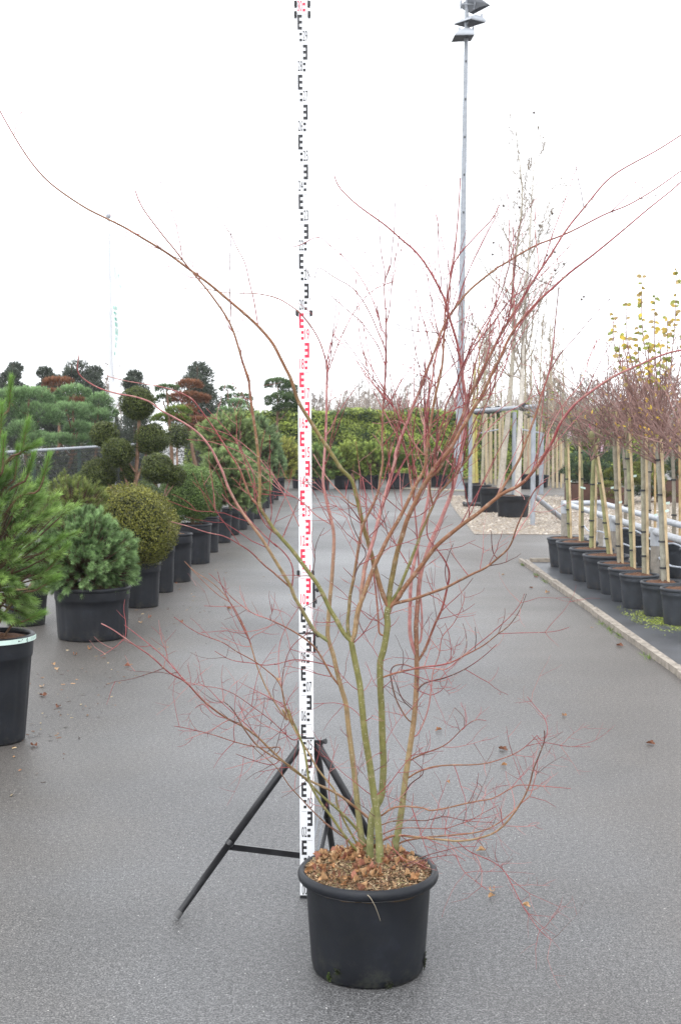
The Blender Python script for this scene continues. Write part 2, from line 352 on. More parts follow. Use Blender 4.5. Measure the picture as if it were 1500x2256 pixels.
# ---------------------------------------------------------------- pots
def pot_profile(h, rr, rb, collar=0.22, lip=0.012):
    """outer wall of a nursery pot: foot, wall, collar"""
    s = lambda z: rb + (rr * 0.955 - rb) * z / h
    zc = h * (1 - collar)
    return [(rb * 0.93, 0.0), (rb * 0.985, 0.004), (rb, 0.014), (s(zc * 0.5), zc * 0.5), (s(zc), zc), (s(zc) + 0.004, zc + 0.004),
            (s(zc) + lip * 0.55, zc + 0.016), (s(h) + lip * 0.2, h - 0.03)]
def make_pot(xc, yc, h, rr, rb, label, group=None, collar=0.22, mat='pot_far', n=40, ribs=10, soil_drop=0.03, soil=True, phase=0.3, seed=1):
    t = thing('plant_pot', (xc, yc, 0), label, 'pot', group)
    zc = h * (1 - collar)
    def wob(a, z):
        k = np.clip((zc - z) / 0.02, 0, 1) * np.clip((z - 0.02) / 0.03, 0, 1)
        q = 0.5 + 0.5 * np.cos(a * ribs + phase); return 1 - 0.020 * k[:, None] * (q ** 8)[None]
    nn = n if ribs == 0 else max(n, ribs * 8)
    prof = pot_profile(h, rr, rb, collar)
    fine = []
    for (r0, z0), (r1, z1) in zip(prof[:-1], prof[1:]):
        k = 3 if z1 - z0 > 0.08 else 1
        for j in range(k): fine.append((r0 + (r1 - r0) * j / k, z0 + (z1 - z0) * j / k))
    fine.append(prof[-1])
    g = Geo(); lathe(g, fine, (xc, yc, 0), nn, None, 0, wob if ribs else None)
    # floor and inner wall
    lathe(g, [(0.001, 0.012), (rb * 0.9, 0.012), (rr * 0.90, h - 0.02), (rr * 0.93, h - 0.012)], (xc, yc, 0), nn)
    g.obj('wall', M[mat], t, origin=(xc, yc, 0))
    g = Geo(); k = 0.014 if rr > 0.2 else 0.012
    a = np.linspace(-math.pi * 0.5, math.pi * 1.5, 13)
    lathe(g, [(rr - k * 0.9 + k * 0.95 * np.cos(x), h - k + k * (1 if math.sin(x) > 0 else 1.5) * np.sin(x)) for x in a], (xc, yc, 0), n)
    g.obj('rim', M[mat], t, origin=(xc, yc, 0))
    if soil:
        g = Geo(); R = rr * 0.925; rs = np.random.RandomState(seed + int(xc * 100) % 97)
        pr = [(0.001, h - soil_drop + 0.025), (R * 0.3, h - soil_drop + 0.02), (R * 0.6, h - soil_drop + 0.012), (R * 0.85, h - soil_drop), (R, h - soil_drop - 0.015)]
        lathe(g, pr, (xc, yc, 0), 24); g.V[-1][:, 2] += rs.uniform(-0.012, 0.012, len(g.V[-1]))
        g.obj('soil', M['soil'], t, origin=(xc, yc, 0))
    return t

# ---------------------------------------------------------------- the big pot in the middle
bf = G(813, 2183); RB, RR = 0.166, 0.2085
PC = np.array([bf[0], bf[1] + RB * 0.97, 0.0]); PH = P(813, 1921, PC[1])[2] + 0.012
pot = thing('plant_pot', PC, 'large black plastic pot with rolled rim holding the bare maple', 'pot')
g = Geo(); s = lambda z: RB + (RR - 0.022 - RB) * (z / PH) ** 0.9
def bulge(a, z): return 1 + 0.006 * np.cos(2 * a + 0.6)[None] * np.ones((len(z), 1)) + 0.003 * np.cos(5 * a)[None] * (z[:, None] / PH)
lathe(g, [(RB * 0.90, 0.0), (RB * 0.965, 0.003), (RB * 0.99, 0.010), (s(0.03), 0.03)] + [(s(z), z) for z in np.linspace(0.05, PH - 0.028, 9)], PC, 96, None, 0, bulge)
lathe(g, [(0.001, 0.012), (RB * 0.93, 0.012), (RR - 0.03, PH - 0.03), (RR - 0.016, PH - 0.008)], PC, 96)
wall = g.obj('wall', M['pot'], pot, origin=PC)
g = Geo(); a = np.linspace(-2.2, math.pi * 1.25, 16)
lathe(g, [(RR - 0.0125 + 0.0125 * math.cos(x), PH - 0.0165 + 0.0165 * math.sin(x)) for x in a], PC, 96, None, 0, lambda a, z: 1 + 0.004 * np.cos(2 * a + 0.6)[None] * np.ones((len(z), 1)))
g.obj('rim', M['pot'], pot, origin=PC)
# pale mould flash under the rim, broken at the front
g = Geo()
for a0, a1 in ((-2.75, -1.78), (-1.68, -0.55)):
    aa = np.linspace(a0, a1, 24); tube(g, np.stack([PC[0] + (RR - 0.0135) * np.cos(aa), PC[1] + (RR - 0.0135) * np.sin(aa), np.full(24, PH - 0.0335)], -1), 0.0011, 4)
g.obj('mould_seam', simple('grey_plastic_edge', (0.22, 0.22, 0.22), 0.5), pot)
# drainage notches at the foot, with moss growing out of two of them
M['moss'] = vcol('moss', 0.9, 0.3, 60, island=0.4)
M['hole'] = simple('notch_dark', (0.006, 0.006, 0.006), 0.9)
def on_wall(a, z, off=0.0): r = s(z) * (1 + 0.006 * math.cos(2 * a + 0.6)) + off; return np.array([PC[0] + r * math.cos(a), PC[1] + r * math.sin(a), z])
rs = np.random.RandomState(3)
for i, (a0, zz, hw, hh) in enumerate(((-2.32, 0.026, 0.045, 0.016), (-2.12, 0.050, 0.05, 0.010), (-1.22, 0.016, 0.085, 0.012), (-0.25, 0.04, 0.08, 0.028))):
    g = Geo(); K = 12; v = []
    for j in range(K):
        q = j * 2 * math.pi / K; k = 0.75 + 0.4 * rs.rand(); v.append(on_wall(a0 + hw * k * math.cos(q) * (1 if abs(math.cos(q)) < 0.9 else 0.9), max(0.006, zz + hh * k * math.sin(q)), 0.0022))
    v.append(on_wall(a0, zz, 0.0030)); g.add(v, [[j, (j + 1) % K, K] for j in range(K)])
    h = g.obj('drainage_notch', M['hole'], pot)
    g = Geo(); Q = 130; A = a0 + rs.normal(0, hw * 0.4, Q); Z = np.clip(zz - hh * 0.3 + rs.normal(0, hh * 0.35, Q), 0.004, 1)
    b0 = np.array([on_wall(x, z, 0.002) for x, z in zip(A, Z)]); d = np.stack([np.cos(A), np.sin(A), np.full(Q, 0.3)], -1) * 0.0025 + rs.normal(0, 0.002, (Q, 3))
    sd = rs.normal(0, 0.0016, (Q, 3)); v = np.stack([b0 - sd, b0 + sd, b0 + d], 1).reshape(-1, 3)
    g.add(v, np.arange(Q * 3).reshape(-1, 3), np.array([0.055, 0.085, 0.018]) if i in (0,) else np.array([0.022, 0.03, 0.010])); g.obj('moss', M['moss'], pot, False)
# mulch mound
MZ = PH - 0.012
def mound(x, y):
    q = np.hypot(x - PC[0], y - PC[1]) / (RR - 0.012)
    return MZ + 0.030 * (1 - np.clip(q, 0, 1) ** 2) + 0.012 * np.clip((x - PC[0]) * -0.5 + (y - PC[1]) * 2.0, -0.5, 1)
g = Geo(); rs = np.random.RandomState(7); K, A = 14, 48; v = []
for i in range(K):
    for j in range(A):
        r = (RR - 0.014) * (i / (K - 1)) + 1e-4; q = j * 2 * math.pi / A; x, y = PC[0] + r * math.cos(q), PC[1] + r * math.sin(q)
        v.append((x, y, mound(x, y) - 0.008 - (0.012 if i == K - 1 else 0) + rs.uniform(-0.004, 0.004)))
g.add(v, [[i * A + j, i * A + (j + 1) % A, (i + 1) * A + (j + 1) % A, (i + 1) * A + j] for i in range(K - 1) for j in range(A)], np.array([0.10, 0.065, 0.035]))
Q = 15000; r = (RR - 0.016) * np.sqrt(rs.rand(Q)); q = rs.rand(Q) * 6.283; x = PC[0] + r * np.cos(q); y = PC[1] + r * np.sin(q); z = mound(x, y) - 0.004 + rs.rand(Q) * 0.009
d = np.stack([rs.normal(0, 1, Q), rs.normal(0, 1, Q), rs.normal(0, 0.28, Q)], -1); d = norm(d) * (0.003 + 0.006 * rs.rand(Q) ** 2)[:, None]
sd = norm(np.cross(d, [0, 0, 1.0])) * (0.0007 + 0.0011 * rs.rand(Q))[:, None] + np.array([0, 0, 1]) * rs.normal(0, 0.0006, Q)[:, None]
c = np.stack([x, y, z], -1); v = np.stack([c - d - sd, c + d - sd, c + d + sd, c - d + sd], 1).reshape(-1, 3)
pal = np.array([[0.34, 0.235, 0.135], [0.26, 0.155, 0.08], [0.19, 0.095, 0.05], [0.45, 0.35, 0.22], [0.10, 0.055, 0.035], [0.21, 0.18, 0.08]])
cc = np.repeat(pal[rs.choice(6, Q, p=[.26, .22, .16, .14, .14, .08])], 4, 0); g.add(v, np.arange(Q * 4).reshape(-1, 4), cc)
tag(g.obj('mulch', M['mulch'], smooth=False), 'straw-coloured shredded mulch filling the big middle pot', 'mulch', kind='stuff')

# crumpled maple leaves
def leaf_mesh(name, seed, size, curl, col):
    rs = np.random.RandomState(seed); K = 30; lobes = 5; v = [(0, 0, 0)]; col = np.array(col); cs = [col * 0.8]
    for ring in (0.4, 0.72, 1.0):
        for i in range(K):
            a = i * 2 * math.pi / K; L = 0.62 + 0.38 * abs(math.cos(a * lobes / 2)) ** 0.7
            r = size * ring * (1 if ring < 0.5 else (L if ring == 1.0 else 0.5 + 0.5 * L)) * (1 + rs.uniform(-0.08, 0.08))
            z = size * (curl * ring ** 2 * (0.55 + 0.6 * math.sin(a * 2 + seed)) + rs.uniform(-0.10, 0.10) * ring)
            k = 1 - 0.42 * max(0, curl) * ring * (0.5 + 0.5 * math.sin(a * 2 + seed))
            v.append((r * k * math.cos(a), r * k * math.sin(a), z)); cs.append(col * rs.uniform(0.75, 1.25))
    f3 = [[0, 1 + i, 1 + (i + 1) % K] for i in range(K)]; f4 = [[1 + K * q + i, 1 + K * (q + 1) + i, 1 + K * (q + 1) + (i + 1) % K, 1 + K * q + (i + 1) % K] for q in (0, 1) for i in range(K)]
    g = Geo(); g.add(v, f3, cs); n0 = g.n; g.add(v, f4, cs)
    st = np.array([(0, 0, 0), (-size * 0.5, 0, size * 0.1), (-size * 1.0, size * 0.1, size * 0.25)]); tube(g, st, 0.0008, 4, col * 0.6)
    return g.mesh(name, M['dry'])
LC = [(0.37, 0.19, 0.085), (0.44, 0.265, 0.135), (0.28, 0.13, 0.065), (0.30, 0.125, 0.08), (0.47, 0.31, 0.175), (0.19, 0.08, 0.045)]
LEAF = [leaf_mesh('dry_leaf', i, 0.0165 + 0.003 * (i % 3), 0.7 + 0.25 * (i % 4), LC[i % 6]) for i in range(8)]
rs = np.random.RandomState(21)
for i in range(150):
    # heaps at the back left and front, fewer on the right
    r = (RR - 0.03) * math.sqrt(rs.rand()); q = rs.choice([2.5, 1.9, -1.9, -1.2, 0.4, 1.2, 3.0], p=[.26, .14, .16, .14, .1, .1, .1]) + rs.normal(0, 0.55)
    x, y = PC[0] + r * math.cos(q), PC[1] + r * math.sin(q)
    o = link_copy('dry_leaf', LEAF[rs.randint(8)], (x, y, mound(x, y) + 0.003 + 0.010 * rs.rand()), (rs.normal(0, 0.7), rs.normal(0, 0.7), rs.rand() * 6.28), (rs.uniform(0.5, 0.9),) * 3)
    tag(o, 'crumpled brown dry maple leaf lying on the mulch', 'leaf', 'dry leaves in the big pot')
# a dry rootlet hanging over the rim
g = Geo(); tube(g, smooth_path([P(805, 1970, PC[1] - RR + 0.012), P(815, 1978, PC[1] - RR - 0.006), P(825, 1995, PC[1] - RR - 0.006), P(832, 2012, PC[1] - RR - 0.002), P(838, 2030, PC[1] - RR + 0.004)], 0.006), np.linspace(0.0012, 0.0006, len(smooth_path([P(805, 1970, PC[1] - RR + 0.012), P(815, 1978, PC[1] - RR - 0.006), P(825, 1995, PC[1] - RR - 0.006), P(832, 2012, PC[1] - RR - 0.002), P(838, 2030, PC[1] - RR + 0.004)], 0.006))), 4, (0.42, 0.36, 0.26))
tag(g.obj('dry_root', M['twig']), 'thin pale dry root hanging over the front of the big pot', 'root')

# ---------------------------------------------------------------- measuring staff
SB = G(677.5, 1978)                                     # foot
def staff_pt(h, lean, side): return np.array([SB[0] + side * h, SB[1] + math.sin(lean) * h, math.cos(lean) * h])
def proj(p):
    d = p - np.array([0, 0, CAMH]); f = d[1] * CT - d[2] * ST; u = d[1] * ST + d[2] * CT
    return CX + FPX * d[0] / f, CY - FPX * u / f
best = min(((proj(staff_pt(3.0, l, 0))[1] - 32) ** 2, l) for l in np.linspace(-0.02, 0.08, 101))
LEAN = best[1]
bs = min(((proj(staff_pt(2.9, LEAN, sd))[0] - 666.5) ** 2, sd) for sd in np.linspace(-0.03, 0.03, 121)); SIDE = bs[1]
up = norm(staff_pt(1, LEAN, SIDE) - SB); rt = norm(np.cross(up, [0, -1.0, 0]) * -1); rt = np.array([1.0, 0, 0]) - up * up[0]; rt = norm(rt); fw = np.cross(up, rt) * -1.0
if fw[1] > 0: fw = -fw                                   # towards the camera
AX = np.array([rt, fw, up])
staff = thing('measuring_staff', SB, 'tall white telescopic measuring staff with black and red E-marks and numbers', 'measuring staff')
def sp(x, h, d): return SB + rt * x + up * h + fw * d
secs = [(0.0, 0.553, 0.0500, 0.016), (0.553, 0.913, 0.0482, 0.0145), (0.913, 1.118, 0.0466, 0.013), (1.118, 2.0, 0.0450, 0.0115), (2.0, 3.0, 0.0436, 0.010), (3.0, 3.35, 0.0424, 0.0085)]
def sec_at(h): return next(q for q in secs if q[0] - 1e-6 <= h < q[1])
for z0, z1, w, d in secs:
    g = Geo(); box(g, sp(0, (z0 + z1) / 2, 0), (w / 2, d / 2, (z1 - z0) / 2 + 0.0005), AX); g.obj('section', M['white'], staff, False)
for z in (0.553, 0.913):
    g = Geo(); w = sec_at(z)[2]; box(g, sp(0, z, 0.001), (w / 2 + 0.0015, 0.0095, 0.0022), AX); g.obj('joint_band', M['metal_black'], staff, False)
for z in (1.118, 2.0, 3.0, 3.035):
    for sd in (-1, 1):
        g = Geo(); w = sec_at(z - 0.01)[2]; box(g, sp(sd * (w / 2 + 0.001), z, 0.003), (0.0042, 0.010, 0.0095), AX)
        box(g, sp(sd * (w / 2 + 0.0035), z + 0.001, 0.009), (0.003, 0.006, 0.007), AX); g.obj('clip', M['rubber'], staff, False)
g = Geo(); box(g, sp(0, 0.004, 0), (0.0255, 0.0105, 0.006), AX); g.obj('foot', M['metal_black'], staff, False)
for z0, z1, ks in ((1.0, 1.085, (1.06, 1.02)), (0.845, 0.915, (0.905, 0.86))):
    g = Geo(); w = sec_at(z0)[2]; box(g, sp(w / 2 + 0.004, (z0 + z1) / 2, -0.002), (0.0045, 0.008, (z1 - z0) / 2), AX); lv = g.obj('lock_lever', M['metal_black'], staff, False)
    for i, k in enumerate(ks):
        g = Geo(); c0 = sp(w / 2 + 0.008, k, 0); c1 = sp(w / 2 + 0.020 - 0.006 * i, k, 0)
        tube(g, [c0, c0 + (c1 - c0) * 0.3, c0 + (c1 - c0) * 0.31, c1, c1 + (c1 - c0) * 0.15], [0.003, 0.003, 0.0075, 0.008, 0.005], 12); g.obj('knob', M['rubber'], lv)
def text_mesh(txt):
    cu = bpy.data.curves.new('numeral', 'FONT'); cu.body = txt; cu.size = 1.0; cu.space_character = 1.0; cu.resolution_u = 3
    o = bpy.data.objects.new('numeral', cu); COL.objects.link(o)
    dg = bpy.context.evaluated_depsgraph_get(); me = o.evaluated_get(dg).to_mesh()
    v = np.array([q.co for q in me.vertices]); f = [list(p.vertices) for p in me.polygons]
    o.evaluated_get(dg).to_mesh_clear(); bpy.data.objects.remove(o); bpy.data.curves.remove(cu)
    return v, f
for k in range(0, 33):
    z = k / 10; s_ = sec_at(z + 0.03); w = s_[2]; dd = s_[3] / 2 + 0.0006; ink = M['ink_red'] if (k // 10) % 2 == 1 else M['ink_black']
    odd = k % 2 == 1; x0 = lambda f: (f - 0.5) * w
    L0, L1 = (0.13, 0.47) if odd else (0.53, 0.87)
    def rect(g, fa, fb, za, zb): 
        q = [sp(x0(fa), za, dd), sp(x0(fb), za, dd), sp(x0(fb), zb, dd), sp(x0(fa), zb, dd)]; g.add(q, [[0, 1, 2, 3]])
    g = Geo(); sw = 0.125; t = z + 0.1
    rect(g, *((L0, L0 + sw) if odd else (L1 - sw, L1)), t - 0.05, t)
    for q in (0, 2, 4): rect(g, *((L0 + sw, L1) if odd else (L0, L1 - sw)), t - 0.01 * q - 0.01, t - 0.01 * q)
    for q in (6, 8): rect(g, *((L1 - 0.2, L1) if odd else (L0, L0 + 0.2)), t - 0.01 * q - 0.0092, t - 0.01 * q)
    rect(g, *((0.53, 0.86) if odd else (0.14, 0.47)), t - 0.0010, t - 0.0002)
    g.obj('graduation_mark', ink, staff, False)
    v, f = text_mesh('%02d' % k); mn, mxx = v.min(0), v.max(0); v = (v - mn) / np.maximum(mxx - mn, 1e-6)
    A0, A1 = (0.525, 0.87) if odd else (0.13, 0.475)
    pv = np.array([sp(x0(A0 + (A1 - A0) * q[0]), z + 0.0115 + 0.0355 * q[1], dd) for q in v])
    g = Geo()
    for n_ in sorted({len(q) for q in f}): g.add(pv, [q for q in f if len(q) == n_])
    g.obj('numeral', ink, staff, False)

# ---------------------------------------------------------------- tripod
TB = np.array([SB[0] + 0.012, SB[1] + 0.03, 0.0])
tri = thing('tripod', TB, 'black metal tripod holding the measuring staff upright', 'tripod')
hd = sp(0.02, 0.525, -0.03)
g = Geo(); box(g, hd + np.array([-0.012, 0.0, 0.004]), (0.040, 0.020, 0.013)); box(g, hd + np.array([0.022, -0.012, 0.012]), (0.014, 0.018, 0.008)); g.obj('clamp_head', M['metal_black'], tri, False)
g = Geo(); tube(g, [hd + [0.03, -0.02, 0.012], hd + [0.046, -0.028, 0.016]], [0.006, 0.010], 10); g.obj('clamp_knob', M['rubber'], tri)
feet = [G(389, 2029), G(918, 2034), G(737, 1908)]
tops = [P(660, 1645, SB[1] + 0.03), P(700, 1640, SB[1] + 0.03), P(697, 1648, SB[1] + 0.05)]
for i, (f_, t_) in enumerate(zip(feet, tops)):
    d = norm(f_ - t_); f2 = f_ + np.array([0, 0, 0.013])
    g = Geo(); m = f2 + (t_ - f2) * 0.42
    tube(g, [t_, m, m, f2], [0.0128, 0.0128, 0.0115, 0.0115], 16); leg = g.obj('leg', M['metal_black'], tri)
    g = Geo(); tube(g, [m - (t_ - f2) * 0.012, m + (t_ - f2) * 0.012], 0.0142, 16); g.obj('collar', M['metal_black'], leg)
    g = Geo(); tube(g, [f2 + (t_ - f2) * 0.03, f2 - d * -0.003], 0.0128, 14); g.obj('foot_cap', simple('grey_foot_%d' % i, (0.10, 0.10, 0.10), 0.7), leg)
ctr = np.array([TB[0] + 0.03, TB[1] + 0.01, 0.125])
for i, (f_, t_) in enumerate(zip(feet, tops)):
    f2 = f_ + np.array([0, 0, 0.013]); m = f2 + (t_ - f2) * (0.40 if i < 2 else 0.36)
    g = Geo(); bar(g, m, ctr, 0.006, 0.020); bar(g, m + [0, 0.006, 0.008], ctr + [0, 0.006, 0.008], 0.012, 0.003); br = g.obj('brace', M['metal_black'], tri, False)
    g = Geo(); dv = norm(np.array([0.1, -1, 0.1])); tube(g, [m + dv * 0.004, m + dv * 0.0085], 0.0042, 10); g.obj('rivet', M['galv'], br)
g = Geo(); box(g, ctr, (0.016, 0.016, 0.02)); g.obj('hub', M['metal_black'], tri, False)
for a, b_ in (((714, 1785), (697, 1895)), ((703, 1790), (690, 1860))):
    g = Geo(); tube(g, [P(*a, SB[1] + 0.12), P(*b_, SB[1] + 0.06)], 0.0022, 6); g.obj('stay_rod', M['galv'], tri)
# ---------------------------------------------------------------- the maple
WIN = {1: (750, 1000, .2), 2: (820, 700, .2), 3: (700, 350, .26667), 4: (950, 280, .36667), 5: (200, 1200, .33333), 6: (0, 200, .48),
       7: (640, 1250, .28807), 8: (850, 1150, .28), 9: (900, 1450, .26667), 10: (600, 1560, .20392), 11: (350, 1580, .23333), 12: (350, 800, .26667),
       13: (1000, 780, .33333), 14: (600, 640, .21277), 15: (600, 1100, .21277), 16: (650, 780, .3), 17: (0, 750, .26667), 18: (1100, 540, .26667), 0: (0, 0, 1)}
def trace(spec):
    out = []
    for part in spec.split('|'):
        w, pts = part.split(':'); x0, y0, s_ = WIN[int(w)]
        for q in pts.split():
            x, y = q.split(','); out.append((x0 + float(x) * s_, y0 + float(y) * s_))
    return np.array(out)
OL, GR, BR, PK, RD, YB, DK = [np.array(c) for c in ((0.175, 0.165, 0.050), (0.195, 0.205, 0.080), (0.235, 0.110, 0.058), (0.42, 0.185, 0.170), (0.270, 0.060, 0.062), (0.30, 0.205, 0.10), (0.115, 0.055, 0.048))]
YC = PC[1]
